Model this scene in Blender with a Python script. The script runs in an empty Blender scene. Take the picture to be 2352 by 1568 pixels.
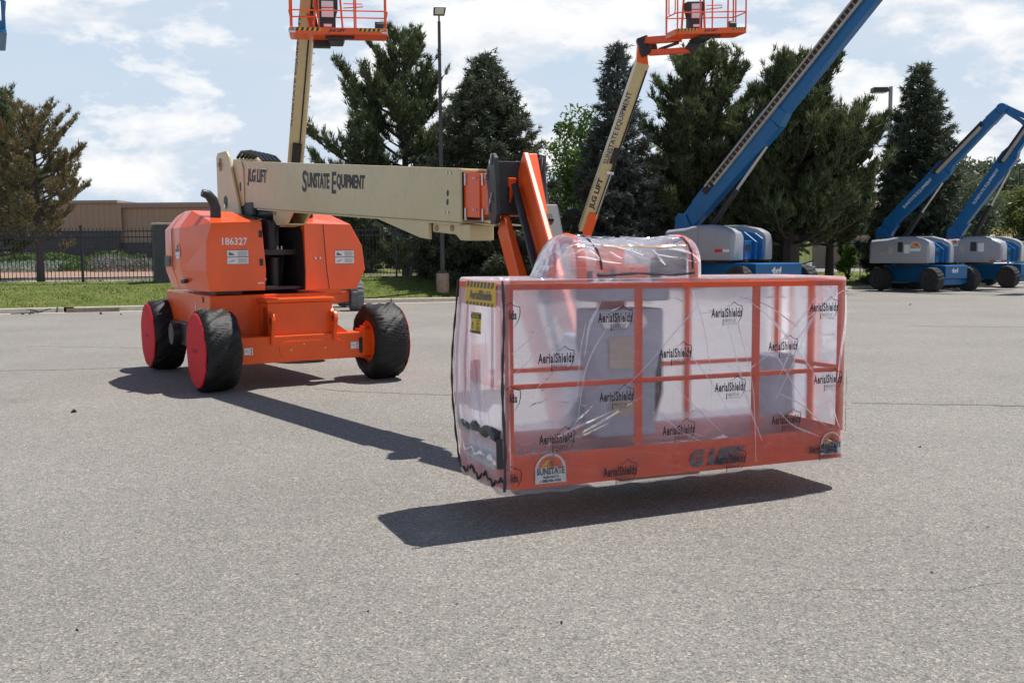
import bpy, math, random
import numpy as np
from mathutils import Vector, Matrix, noise as mn
R_=math.radians
# ---------------------------------------------------------------- camera, world, sun
F,PI_,ROLL,H=2305.7,.0925,.0083,1.589       # focal length in px of a 2352 px wide picture, pitch, roll, eye height
scn=bpy.context.scene
COL=scn.collection
_f=np.array([0,math.cos(PI_),-math.sin(PI_)]);_d=np.array([0,-math.sin(PI_),-math.cos(PI_)]);_x=np.array([1.,0,0])
CXA=math.cos(ROLL)*_x+math.sin(ROLL)*_d; CDA=-math.sin(ROLL)*_x+math.cos(ROLL)*_d
cam=bpy.data.cameras.new('camera');co=bpy.data.objects.new('camera',cam);COL.objects.link(co)
cam.sensor_width=36;cam.lens=36*F/2352;cam.clip_end=3000;cam.clip_start=.1
co.matrix_world=Matrix(((CXA[0],-CDA[0],-_f[0],0),(CXA[1],-CDA[1],-_f[1],0),(CXA[2],-CDA[2],-_f[2],H),(0,0,0,1)))
scn.camera=co
SUN=Vector((.34,.20,.97)).normalized()
sl=bpy.data.lights.new('sun','SUN');so=bpy.data.objects.new('sun',sl);COL.objects.link(so)
sl.energy=5.0;sl.angle=R_(.6);sl.color=(1,.955,.89)
so.rotation_euler=SUN.to_track_quat('Z','Y').to_euler()
W=bpy.data.worlds.new('World');scn.world=W;W.use_nodes=True
nt=W.node_tree;nt.nodes.clear()
def N(nt,t,**k):
    n=nt.nodes.new(t)
    for a,b in k.items():
        if a.startswith('i_'):
            key=a[2:]
            n.inputs[int(key) if key.isdigit() else key.replace('_',' ')].default_value=b
        else: setattr(n,a,b)
    return n
def ramp(nt,src,stops,interp='LINEAR'):
    r=N(nt,'ShaderNodeValToRGB');r.color_ramp.interpolation=interp
    el=r.color_ramp.elements
    while len(el)<len(stops): el.new(.5)
    for e,(p,c) in zip(el,stops):
        e.position=p;e.color=tuple(c)+(1,) if len(c)==3 else c
    nt.links.new(src,r.inputs[0]);return r
sky=N(nt,'ShaderNodeTexSky',sky_type='NISHITA',sun_disc=False,sun_elevation=math.asin(SUN.z),sun_rotation=math.atan2(SUN.x,SUN.y),altitude=1600,air_density=1.1,dust_density=1.0,ozone_density=1.6)
tc=N(nt,'ShaderNodeTexCoord');LK=nt.links.new
sep=N(nt,'ShaderNodeSeparateXYZ');LK(tc.outputs['Generated'],sep.inputs[0])
def cl(scl,loc,det=8.,rough=.55,sc=1.,dist=.15):
    mp=N(nt,'ShaderNodeMapping');mp.inputs['Location'].default_value=loc;mp.inputs['Scale'].default_value=scl;LK(tc.outputs['Generated'],mp.inputs[0])
    n=N(nt,'ShaderNodeTexNoise',i_Scale=sc,i_Detail=det,i_Roughness=rough,i_Distortion=dist);LK(mp.outputs[0],n.inputs[0]);return n.outputs[0]
def mth(op,a,b,c=None):
    n=N(nt,'ShaderNodeMath',operation=op)
    for k,v in enumerate((a,b,c)):
        if v is None: continue
        if isinstance(v,(int,float)): n.inputs[k].default_value=v
        else: LK(v,n.inputs[k])
    return n.outputs[0]
puff=cl((7.5,7.5,17.),(2.3,0,.6),9.,.58);puffd=cl((7.5,7.5,17.),(2.3,0,1.0),9.,.58)
sheetn=cl((2.2,2.2,9.),(7.1,0,0),5.,.6)
fade=N(nt,'ShaderNodeMapRange');fade.inputs[1].default_value=.28;fade.inputs[2].default_value=.46;fade.inputs[3].default_value=0.;fade.inputs[4].default_value=-.30;LK(sep.outputs[2],fade.inputs[0])
pf_=mth('ADD',mth('MULTIPLY_ADD',sep.outputs[0],.10,puff),fade.outputs[0])
cov=ramp(nt,pf_,[(.455,(0,0,0)),(.505,(.62,.62,.62)),(.58,(1,1,1))])
sh_=mth('SUBTRACT',puffd,puff)
cc=ramp(nt,mth('MULTIPLY_ADD',sh_,1.6,.5),[(.30,(1.,1.,1.)),(.50,(.93,.94,.96)),(.66,(.76,.81,.88))])
sf=mth('ADD',mth('MULTIPLY_ADD',sep.outputs[0],.12,sheetn),fade.outputs[0])
thin=ramp(nt,sf,[(.36,(.30,.30,.30)),(.62,(.80,.80,.80))])
hzr=ramp(nt,sep.outputs[2],[(.0,(1,1,1)),(.28,(.92,.92,.92)),(.50,(0,0,0))])
thn=mth('MULTIPLY',thin.outputs[0],hzr.outputs[0])
b1=N(nt,'ShaderNodeBackground',i_Strength=.085);LK(sky.outputs[0],b1.inputs[0])
bh=N(nt,'ShaderNodeBackground',i_Strength=.76);bh.inputs[0].default_value=(.80,.87,.97,1)
bb=N(nt,'ShaderNodeBackground',i_Strength=.77);bb.inputs[0].default_value=(.64,.81,1.0,1)
m0=N(nt,'ShaderNodeMixShader');LK(hzr.outputs[0],m0.inputs[0]);LK(b1.outputs[0],m0.inputs[1]);LK(bb.outputs[0],m0.inputs[2])
m1_=N(nt,'ShaderNodeMixShader');LK(thn,m1_.inputs[0]);LK(m0.outputs[0],m1_.inputs[1]);LK(bh.outputs[0],m1_.inputs[2])
b2=N(nt,'ShaderNodeBackground',i_Strength=.90);LK(cc.outputs[0],b2.inputs[0])
mx=N(nt,'ShaderNodeMixShader');LK(cov.outputs[0],mx.inputs[0]);LK(m1_.outputs[0],mx.inputs[1]);LK(b2.outputs[0],mx.inputs[2])
wo=N(nt,'ShaderNodeOutputWorld');nt.links.new(mx.outputs[0],wo.inputs[0])
vs=scn.view_settings;vs.view_transform='Standard';vs.look='None';vs.exposure=0.2;vs.gamma=1
try: scn.cycles.transparent_max_bounces=24
except Exception: pass

# ---------------------------------------------------------------- projection helpers (photo pixels, 2352 wide)
EYE=np.array([0,0,H])
def ray(px,py): return _f+CXA*(px-1176)/F+CDA*(py-784)/F
def gz(y): return -.0108*max(0.,min(y,60)-14)
def atg(px,py,dz=0.):
    v=ray(px,py);z=0.
    for _ in range(30):
        t=(z+dz-H)/v[2];P=EYE+v*t;z=gz(P[1])
    return P
def aty(px,py,Y):
    v=ray(px,py);return EYE+v*(Y/v[1])
def onplane(px,py,O,n):
    v=ray(px,py);n=np.array(n,float);return EYE+v*((np.array(O)-EYE)@n)/(v@n)
def A(*a): return np.array(a,float)
def un(v): v=np.array(v,float);return v/np.linalg.norm(v)

# ---------------------------------------------------------------- objects
def tag(o,label=None,cat=None,group=None,kind=None):
    if label:o['label']=label
    if cat:o['category']=cat
    if group:o['group']=group
    if kind:o['kind']=kind
    return o
def thing(name,loc,label,cat,group=None):
    o=bpy.data.objects.new(name,None);COL.objects.link(o);o.location=tuple(loc);o.empty_display_size=.3
    return tag(o,label,cat,group)
def rootloc(p):
    while p is not None and p.parent is not None: p=p.parent
    return A(*p.location) if p is not None else A(0,0,0)
class MB:
    def __init__(s): s.v=[];s.f=[]
    def add(s,vs,fs):
        b=len(s.v);s.v+=[tuple(map(float,p)) for p in vs];s.f+=[tuple(i+b for i in f) for f in fs];return s
    def box8(s,p):  # 0-3 bottom loop, 4-7 top loop
        return s.add(p,[(0,3,2,1),(4,5,6,7),(0,1,5,4),(1,2,6,5),(2,3,7,6),(3,0,4,7)])
    def box(s,lo,hi,M=None):
        x0,y0,z0=lo;x1,y1,z1=hi
        p=[(x0,y0,z0),(x1,y0,z0),(x1,y1,z0),(x0,y1,z0),(x0,y0,z1),(x1,y0,z1),(x1,y1,z1),(x0,y1,z1)]
        return s.box8([M(*q) for q in p] if M else p)
    def beam(s,p0,p1,w0,h0,w1=None,h1=None,side=None,off=0.):
        p0=A(*p0);p1=A(*p1);d=un(p1-p0)
        sd=un(side) if side is not None else un(np.cross(d,[0,0,1.]) if abs(d[2])<.99 else [1,0,0])
        sd=un(sd-d*(sd@d));up=np.cross(sd,d)
        w1=w0 if w1 is None else w1;h1=h0 if h1 is None else h1
        q=[]
        for p,w,h in((p0,w0,h0),(p1,w1,h1)):
            q.append([p+sd*a*w/2+up*b*h/2+up*off for a,b in((-1,-1),(1,-1),(1,1),(-1,1))])
        return s.add(q[0]+q[1],[(0,3,2,1),(4,5,6,7),(0,1,5,4),(1,2,6,5),(2,3,7,6),(3,0,4,7)])
    def tube(s,pts,r,n=8,closed=False,caps=True,sq=False):
        pts=[A(*p) for p in pts];m=len(pts);rings=[]
        prev=None
        for i in range(m):
            if closed: d=pts[(i+1)%m]-pts[i-1]
            else: d=pts[min(i+1,m-1)]-pts[max(i-1,0)]
            d=un(d)
            if prev is None:
                a=np.cross(d,[0,0,1.]);
                if np.linalg.norm(a)<.05:a=np.cross(d,[0,1.,0])
            else: a=prev-d*(prev@d)
            a=un(a);prev=a;b=np.cross(d,a)
            rr=r[i] if isinstance(r,(list,tuple,np.ndarray)) else r
            rings.append([pts[i]+rr*(math.cos(t)*a+math.sin(t)*b) for t in [2*math.pi*k/n+(math.pi/4 if sq else 0) for k in range(n)]])
        vs=[p for rg in rings for p in rg];fs=[]
        for i in range(m if closed else m-1):
            j=(i+1)%m
            for k in range(n):
                k2=(k+1)%n;fs.append((i*n+k,i*n+k2,j*n+k2,j*n+k))
        if caps and not closed:
            fs.append(tuple(range(n))[::-1]);fs.append(tuple((m-1)*n+k for k in range(n)))
        return s.add(vs,fs)
    def cyl(s,p0,p1,r,n=16,r1=None): return s.tube([p0,p1],[r,r if r1 is None else r1],n)
    def prism(s,poly,fr,t0,t1):   # poly in (a,b); fr(a,b,t)->point
        n=len(poly);vs=[fr(a,b,t0) for a,b in poly]+[fr(a,b,t1) for a,b in poly]
        fs=[tuple(range(n))[::-1],tuple(range(n,2*n))]+[(i,(i+1)%n,(i+1)%n+n,i+n) for i in range(n)]
        return s.add(vs,fs)
    def loft(s,secs,closed=True,cap=True):
        n=len(secs[0]);vs=[p for q in secs for p in q];fs=[]
        for i in range(len(secs)-1):
            for k in range(n if closed else n-1):
                k2=(k+1)%n;fs.append((i*n+k,i*n+k2,(i+1)*n+k2,(i+1)*n+k))
        if cap: fs.append(tuple(range(n))[::-1]);fs.append(tuple((len(secs)-1)*n+k for k in range(n)))
        return s.add(vs,fs)
    def revolve(s,prof,c,axis,n=32,fn=None):   # prof: (t along axis, radius)
        axis=un(axis);a=np.cross(axis,[0,0,1.]);a=un(a) if np.linalg.norm(a)>.1 else A(1,0,0);b=np.cross(axis,a);c=A(*c)
        vs=[];fs=[]
        for i,(t,r) in enumerate(prof):
            for k in range(n):
                th=2*math.pi*k/n;rr,tt=(fn(t,r,th) if fn else (r,t))
                vs.append(c+axis*tt+rr*(math.cos(th)*a+math.sin(th)*b))
        for i in range(len(prof)-1):
            for k in range(n):
                k2=(k+1)%n;fs.append((i*n+k,i*n+k2,(i+1)*n+k2,(i+1)*n+k))
        fs.append(tuple(range(n))[::-1]);fs.append(tuple((len(prof)-1)*n+k for k in range(n)))
        return s.add(vs,fs)
def mesh_fast(name,V,Fc,mat,parent=None,smooth=False):
    """V (n,3) array, Fc (m,k) int array; world coordinates"""
    me=bpy.data.meshes.new(name);V=np.asarray(V,np.float32)-rootloc(parent).astype(np.float32)
    Fc=np.asarray(Fc,np.int32);m,k=Fc.shape
    me.vertices.add(len(V));me.vertices.foreach_set('co',V.ravel())
    me.loops.add(m*k);me.loops.foreach_set('vertex_index',Fc.ravel())
    me.polygons.add(m);me.polygons.foreach_set('loop_start',np.arange(0,m*k,k,dtype=np.int32))
    me.update(calc_edges=True);me.validate()
    if smooth: me.shade_smooth()
    me.materials.append(mat)
    o=bpy.data.objects.new(name,me);COL.objects.link(o)
    if parent:o.parent=parent
    return o
def mk(name,mb,mat,parent=None,bevel=0,smooth=False,label=None,weld=True):
    me=bpy.data.meshes.new(name);L=rootloc(parent)
    me.from_pydata([tuple(A(*p)-L) for p in mb.v],[],mb.f);me.validate();me.materials.append(mat)
    import bmesh
    bm=bmesh.new();bm.from_mesh(me);bmesh.ops.recalc_face_normals(bm,faces=bm.faces);bm.to_mesh(me);bm.free()
    if smooth:
        me.shade_smooth()
        try: me.set_sharp_from_angle(angle=R_(38))
        except Exception: pass
    o=bpy.data.objects.new(name,me);COL.objects.link(o)
    if parent:o.parent=parent
    if bevel:
        b=o.modifiers.new('bevel','BEVEL');b.width=bevel;b.segments=2;b.limit_method='ANGLE';b.angle_limit=R_(30)
        try: b.harden_normals=False
        except Exception: pass
    if label:o['label']=label
    return o
# text -> flat mesh placed on a plane / mapped by a function fr(a,b)->point (a right, b up)
def text_verts(s,w,h,bold=.02,shear=0,spacing=1.0):
    cu=bpy.data.curves.new('lettering','FONT');cu.body=s;cu.size=1;cu.offset=bold;cu.resolution_u=3;cu.shear=shear;cu.space_character=spacing
    cu.align_x='LEFT'
    o=bpy.data.objects.new('lettering',cu);COL.objects.link(o)
    dg=bpy.context.evaluated_depsgraph_get();dg.update();ev=o.evaluated_get(dg);me=ev.to_mesh()
    V=np.array([v.co[:2] for v in me.vertices]);Fs=[tuple(p.vertices) for p in me.polygons]
    ev.to_mesh_clear();bpy.data.objects.remove(o,do_unlink=True);bpy.data.curves.remove(cu)
    lo=V.min(0);hi=V.max(0);V=(V-lo)/(hi-lo)*A(w,h)-A(w,h)/2
    return V,Fs
def add_text(mb,s,w,h,fr,c=(0,0),**k):
    V,Fs=text_verts(s,w,h,**k);mb.add([fr(a+c[0],b+c[1]) for a,b in V],Fs);return mb
def frame(O,a,b,n,off=.004):
    O=A(*O);a=un(a);b=un(b);n=un(n)
    return lambda x,y,t=0: O+a*x+b*y+n*(off+t)

# ---------------------------------------------------------------- materials
MATS={}
def pm(name,col,rough=.5,metal=0,var=.12,nscale=3.,bump=0.,bscale=40.,coat=0.,spec=.5,dirt=None,dirtamt=0.,trans=0.):
    m=bpy.data.materials.new(name);m.use_nodes=True;nt=m.node_tree;b=nt.nodes['Principled BSDF']
    tc=N(nt,'ShaderNodeTexCoord')
    nz=N(nt,'ShaderNodeTexNoise',i_Scale=nscale,i_Detail=6.,i_Roughness=.6);nt.links.new(tc.outputs['Object'],nz.inputs[0])
    c0=[max(0,c*(1-var)) for c in col];c1=[min(1,c*(1+var)) for c in col]
    rp=ramp(nt,nz.outputs[0],[(.3,c0),(.7,c1)])
    out=rp.outputs[0]
    if dirt:
        n2=N(nt,'ShaderNodeTexNoise',i_Scale=nscale*2.7,i_Detail=8.,i_Roughness=.7);nt.links.new(tc.outputs['Object'],n2.inputs[0])
        r2=ramp(nt,n2.outputs[0],[(.5,(0,0,0)),(.72,(dirtamt,)*3)])
        mixn=N(nt,'ShaderNodeMix',data_type='RGBA');nt.links.new(r2.outputs[0],mixn.inputs[0]);nt.links.new(out,mixn.inputs[6]);mixn.inputs[7].default_value=tuple(dirt)+(1,)
        out=mixn.outputs[2]
    nt.links.new(out,b.inputs['Base Color'])
    b.inputs['Roughness'].default_value=rough;b.inputs['Metallic'].default_value=metal
    b.inputs['Coat Weight'].default_value=coat;b.inputs['Coat Roughness'].default_value=.12
    b.inputs['Specular IOR Level'].default_value=spec
    rr=N(nt,'ShaderNodeMapRange');rr.inputs[3].default_value=max(.02,rough-.07);rr.inputs[4].default_value=min(1,rough+.1)
    nt.links.new(nz.outputs[0],rr.inputs[0]);nt.links.new(rr.outputs[0],b.inputs['Roughness'])
    if bump:
        n3=N(nt,'ShaderNodeTexNoise',i_Scale=bscale,i_Detail=5.,i_Roughness=.65);nt.links.new(tc.outputs['Object'],n3.inputs[0])
        bp=N(nt,'ShaderNodeBump',i_Strength=1.);bp.inputs['Distance'].default_value=bump;nt.links.new(n3.outputs[0],bp.inputs['Height']);nt.links.new(bp.outputs[0],b.inputs['Normal'])
    MATS[name]=m;return m
ORG=pm('orange_paint',(.84,.098,.008),.34,var=.06,coat=.3,spec=.35,bump=.002,bscale=1.5,dirt=(.48,.10,.04),dirtamt=.4)
ORH=pm('hood_orange_gloss',(.84,.098,.008),.30,var=.05,coat=.5,spec=.4,bump=.004,bscale=1.1,dirt=(.55,.09,.03),dirtamt=.25)
ORF=pm('orange_faded',(.76,.085,.014),.42,var=.08,coat=.1,spec=.35,dirt=(.40,.10,.05),dirtamt=.3)
CRM=pm('cream_paint',(.56,.45,.24),.36,var=.05,coat=.25,bump=.002,bscale=1.2,dirt=(.34,.27,.16),dirtamt=.35)
BLK=pm('black_steel',(.018,.018,.02),.45,dirt=(.08,.07,.06),dirtamt=.3)
RUB=pm('tyre_rubber',(.028,.028,.03),.8,bump=.01,dirt=(.12,.11,.10),dirtamt=.4)
RUBG=pm('grey_tyre_rubber',(.13,.135,.14),.85,bump=.01,dirt=(.22,.21,.2),dirtamt=.4)
RIMG=pm('rim_grey',(.20,.20,.20),.6)
GRYBOX=pm('grey_steel',(.085,.095,.105),.5,dirt=(.15,.15,.15),dirtamt=.2)
STEEL=pm('steel',(.5,.5,.5),.3,metal=1)
BLU=pm('blue_paint',(.006,.115,.30),.38,var=.08,coat=.15,spec=.35,dirt=(.03,.12,.22),dirtamt=.3)
GHD=pm('grey_hood',(.30,.31,.34),.5,var=.05,coat=.1)
WHT=pm('white_sticker',(.72,.73,.74),.5,var=.03)
INK=pm('dark_ink',(.018,.018,.03),.5,var=.02)
INKG=pm('grey_ink',(.10,.10,.12),.5,var=.02)
REDD=pm('red_fabric',(.62,.008,.018),.75,var=.08,bump=.004,bscale=25)
NYL=pm('black_nylon',(.009,.009,.010),.58,var=.1,bump=.006,bscale=9,spec=.4)
CONC=pm('concrete',(.46,.42,.36),.9,var=.12,nscale=6,bump=.006,bscale=60,dirt=(.2,.17,.14),dirtamt=.4)
CONCB=pm('stained_concrete',(.36,.27,.20),.9,var=.2,nscale=4,bump=.006,bscale=60,dirt=(.14,.07,.04),dirtamt=.6)
POLE=pm('dark_bronze_pole',(.045,.042,.042),.5)
POLEG=pm('grey_pole',(.27,.27,.28),.5)
LENSM=pm('lamp_lens',(.6,.58,.5),.25)
IRON=pm('black_iron',(.010,.014,.028),.45)
YEL=pm('yellow_vinyl',(.70,.43,.03),.5,var=.08)
YELD=pm('yellow_sticker',(.72,.50,.01),.5,var=.03)
BARK=pm('bark',(.06,.047,.04),.95,var=.3,nscale=6,bump=.03,bscale=14)
WOODG=pm('weathered_wood',(.16,.12,.09),.9,var=.25,nscale=5,bump=.01)
TANW=pm('tan_siding',(.34,.245,.18),.7,var=.04,nscale=.4)
TANC=pm('tan_coping',(.30,.24,.20),.6,var=.04)
TRK=pm('cable_track_black',(.02,.018,.018),.6)
TANT=pm('tan_track_cover',(.42,.37,.31),.6)
AMB=pm('amber_lens',(.9,.12,.01),.3)
REDR=pm('red_reflector',(.6,.02,.03),.3)
ORB=pm('orange_barrier',(.6,.2,.05),.7)
STONE=pm('dark_block',(.075,.075,.082),.85,var=.2,nscale=2.)
SGN=pm('sign_white',(.78,.78,.8),.5,var=.02)
DKSIGN=pm('dark_sign',(.018,.018,.022),.6)
HYD=pm('hydrant_paint',(.55,.5,.3),.5)
HOSE=pm('black_hose',(.02,.022,.026),.4)
CARW=pm('car_white',(.8,.8,.82),.25,coat=.6)
GLS=pm('car_glass',(.03,.04,.05),.08)
ROOFM=pm('brown_roof',(.30,.2,.17),.8)
PURP=pm('hull_glass',(.2,.2,.2),.3)

def asphalt():
    m=bpy.data.materials.new('asphalt');m.use_nodes=True;nt=m.node_tree;b=nt.nodes['Principled BSDF'];L=nt.links.new
    tc=N(nt,'ShaderNodeTexCoord');P=tc.outputs['Object']
    big=N(nt,'ShaderNodeTexNoise',i_Scale=.35,i_Detail=5.,i_Roughness=.6);L(P,big.inputs[0])
    mid=N(nt,'ShaderNodeTexNoise',i_Scale=9.,i_Detail=8.,i_Roughness=.75);L(P,mid.inputs[0])
    fine=N(nt,'ShaderNodeTexNoise',i_Scale=210.,i_Detail=3.,i_Roughness=.7);L(P,fine.inputs[0])
    vo=N(nt,'ShaderNodeTexVoronoi',i_Scale=100.);L(P,vo.inputs['Vector'])
    vo2=N(nt,'ShaderNodeTexVoronoi',i_Scale=42.);L(P,vo2.inputs['Vector'])
    base=ramp(nt,big.outputs[0],[(.3,(.240,.230,.214)),(.7,(.298,.286,.267))])
    m1=N(nt,'ShaderNodeMix',data_type='RGBA',blend_type='MULTIPLY',i_0=1.);L(base.outputs[0],m1.inputs[6])
    mr=ramp(nt,mid.outputs[0],[(.25,(.86,.86,.86)),(.75,(1.14,1.13,1.11))]);L(mr.outputs[0],m1.inputs[7])
    m2=N(nt,'ShaderNodeMix',data_type='RGBA',blend_type='MULTIPLY',i_0=1.);L(m1.outputs[2],m2.inputs[6])
    fr=ramp(nt,fine.outputs[0],[(.3,(.45,.45,.46)),(.5,(1.0,1.0,.99)),(.68,(1.45,1.43,1.38))]);L(fr.outputs[0],m2.inputs[7])
    # individual aggregate stones
    sc=N(nt,'ShaderNodeSeparateColor');L(vo.outputs['Color'],sc.inputs[0])
    sr=ramp(nt,sc.outputs[0],[(.0,(.42,.42,.44)),(.25,(.85,.84,.84)),(.75,(1.05,1.03,1.0)),(.9,(1.6,1.5,1.4)),(1.,(2.0,1.85,1.7))],'CONSTANT')
    m3=N(nt,'ShaderNodeMix',data_type='RGBA',blend_type='MULTIPLY',i_0=.7);L(m2.outputs[2],m3.inputs[6]);L(sr.outputs[0],m3.inputs[7])
    sc2=N(nt,'ShaderNodeSeparateColor');L(vo2.outputs['Color'],sc2.inputs[0])
    near=ramp(nt,vo2.outputs['Distance'],[(.22,(1,1,1)),(.34,(0,0,0))])
    sel=ramp(nt,sc2.outputs[1],[(.90,(0,0,0)),(.91,(1,1,1))],'CONSTANT')
    mm=N(nt,'ShaderNodeMath',operation='MULTIPLY');L(near.outputs[0],mm.inputs[0]);L(sel.outputs[0],mm.inputs[1])
    m4=N(nt,'ShaderNodeMix',data_type='RGBA');L(mm.outputs[0],m4.inputs[0]);L(m3.outputs[2],m4.inputs[6])
    st=ramp(nt,sc2.outputs[2],[(0,(.48,.40,.33)),(.55,(.55,.52,.48)),(.8,(.34,.23,.17)),(1,(.05,.05,.06))]);L(st.outputs[0],m4.inputs[7])
    # hairline cracks that run across the lot
    sep=N(nt,'ShaderNodeSeparateXYZ');L(P,sep.inputs[0])
    cur=m4.outputs[2]
    cn=N(nt,'ShaderNodeTexNoise',i_Scale=.9,i_Detail=9.,i_Roughness=.62);L(P,cn.inputs[0])
    for (pa,pb,w) in (((-40,852),(330,845),.020),((720,893),(1040,908),.013),((1955,925),(2400,933),.022),((1690,1358),(2400,1343),.0028),((60,795),(420,800),.02),((2080,748),(2400,752),.03)):
        A_=atg(*pa);B_=atg(*pb);sl=(B_[1]-A_[1])/(B_[0]-A_[0]);y0=A_[1]-sl*A_[0];x0=A_[0];x1=B_[0]
        a=N(nt,'ShaderNodeMath',operation='MULTIPLY_ADD',i_1=-float(sl),i_2=-float(y0));L(sep.outputs[0],a.inputs[0])
        a2=N(nt,'ShaderNodeMath',operation='ADD');L(a.outputs[0],a2.inputs[0]);L(sep.outputs[1],a2.inputs[1])
        a3=N(nt,'ShaderNodeMath',operation='MULTIPLY_ADD',i_1=.5,i_2=-.25);L(cn.outputs[0],a3.inputs[0])
        a4=N(nt,'ShaderNodeMath',operation='ADD');L(a2.outputs[0],a4.inputs[0]);L(a3.outputs[0],a4.inputs[1])
        a5=N(nt,'ShaderNodeMath',operation='ABSOLUTE');L(a4.outputs[0],a5.inputs[0])
        a6=N(nt,'ShaderNodeMath',operation='LESS_THAN',i_1=w*1.5);L(a5.outputs[0],a6.inputs[0])
        g1=N(nt,'ShaderNodeMath',operation='GREATER_THAN',i_1=float(x0));L(sep.outputs[0],g1.inputs[0])
        g2=N(nt,'ShaderNodeMath',operation='LESS_THAN',i_1=float(x1));L(sep.outputs[0],g2.inputs[0])
        q=N(nt,'ShaderNodeMath',operation='MULTIPLY');L(g1.outputs[0],q.inputs[0]);L(g2.outputs[0],q.inputs[1])
        q2=N(nt,'ShaderNodeMath',operation='MULTIPLY');L(q.outputs[0],q2.inputs[0]);L(a6.outputs[0],q2.inputs[1])
        q3=N(nt,'ShaderNodeMath',operation='MULTIPLY',i_1=.85);L(q2.outputs[0],q3.inputs[0])
        mm=N(nt,'ShaderNodeMix',data_type='RGBA');L(q3.outputs[0],mm.inputs[0]);L(cur,mm.inputs[6]);mm.inputs[7].default_value=(.07,.065,.06,1);cur=mm.outputs[2]
    # faint dark stains
    sn=N(nt,'ShaderNodeTexNoise',i_Scale=.8,i_Detail=3.,i_Roughness=.5);L(P,sn.inputs[0])
    srr=ramp(nt,sn.outputs[0],[(.66,(0,0,0)),(.74,(.22,.22,.22))])
    mm=N(nt,'ShaderNodeMix',data_type='RGBA');L(srr.outputs[0],mm.inputs[0]);L(cur,mm.inputs[6]);mm.inputs[7].default_value=(.09,.085,.08,1);cur=mm.outputs[2]
    L(cur,b.inputs['Base Color']);b.inputs['Roughness'].default_value=.85;b.inputs['Specular IOR Level'].default_value=.3
    ba=N(nt,'ShaderNodeMath',operation='ADD');L(fine.outputs[0],ba.inputs[0]);L(vo.outputs['Distance'],ba.inputs[1])
    bp=N(nt,'ShaderNodeBump',i_Strength=.9);bp.inputs['Distance'].default_value=.0045;L(ba.outputs[0],bp.inputs['Height']);L(bp.outputs[0],b.inputs['Normal'])
    return m
ASP=asphalt()
def mottled(name,stops,scale,rough=.9,bump=.02,bscale=30,extra=None):
    m=bpy.data.materials.new(name);m.use_nodes=True;nt=m.node_tree;b=nt.nodes['Principled BSDF'];L=nt.links.new
    tc=N(nt,'ShaderNodeTexCoord')
    a=N(nt,'ShaderNodeTexNoise',i_Scale=scale,i_Detail=10.,i_Roughness=.7);L(tc.outputs['Object'],a.inputs[0])
    r=ramp(nt,a.outputs[0],stops);L(r.outputs[0],b.inputs['Base Color']);b.inputs['Roughness'].default_value=rough;b.inputs['Specular IOR Level'].default_value=.2
    n3=N(nt,'ShaderNodeTexNoise',i_Scale=bscale,i_Detail=6.,i_Roughness=.7);L(tc.outputs['Object'],n3.inputs[0])
    bp=N(nt,'ShaderNodeBump');bp.inputs['Distance'].default_value=bump;L(n3.outputs[0],bp.inputs['Height']);L(bp.outputs[0],b.inputs['Normal'])
    return m
LAWN=mottled('lawn',[(.25,(.06,.085,.018)),(.48,(.11,.145,.028)),(.62,(.16,.17,.05)),(.75,(.26,.22,.11))],1.1,bump=.05,bscale=18)
ROAD=mottled('far_road',[(.3,(.33,.32,.31)),(.7,(.39,.38,.37))],.3)
GRAV=mottled('red_gravel',[(.3,(.20,.12,.085)),(.5,(.32,.21,.155)),(.7,(.40,.29,.23))],4,bscale=12)
HILL=mottled('hill_grass',[(.3,(.09,.12,.03)),(.6,(.15,.17,.05)),(.8,(.22,.2,.09))],.15)
def block_mat():
    m=bpy.data.materials.new('block_wall');m.use_nodes=True;nt=m.node_tree;b=nt.nodes['Principled BSDF'];L=nt.links.new
    tc=N(nt,'ShaderNodeTexCoord');mp=N(nt,'ShaderNodeMapping');mp.inputs['Rotation'].default_value=(R_(90),0,0);L(tc.outputs['Object'],mp.inputs[0])
    br=N(nt,'ShaderNodeTexBrick',i_Scale=1.);L(mp.outputs[0],br.inputs[0])
    br.inputs['Color1'].default_value=(.070,.070,.080,1);br.inputs['Color2'].default_value=(.095,.093,.10,1);br.inputs['Mortar'].default_value=(.05,.05,.055,1)
    br.inputs['Mortar Size'].default_value=.015;br.inputs['Brick Width'].default_value=.8;br.inputs['Row Height'].default_value=.4
    L(br.outputs[0],b.inputs['Base Color']);b.inputs['Roughness'].default_value=.9;return m
BLOCK=block_mat()
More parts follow.
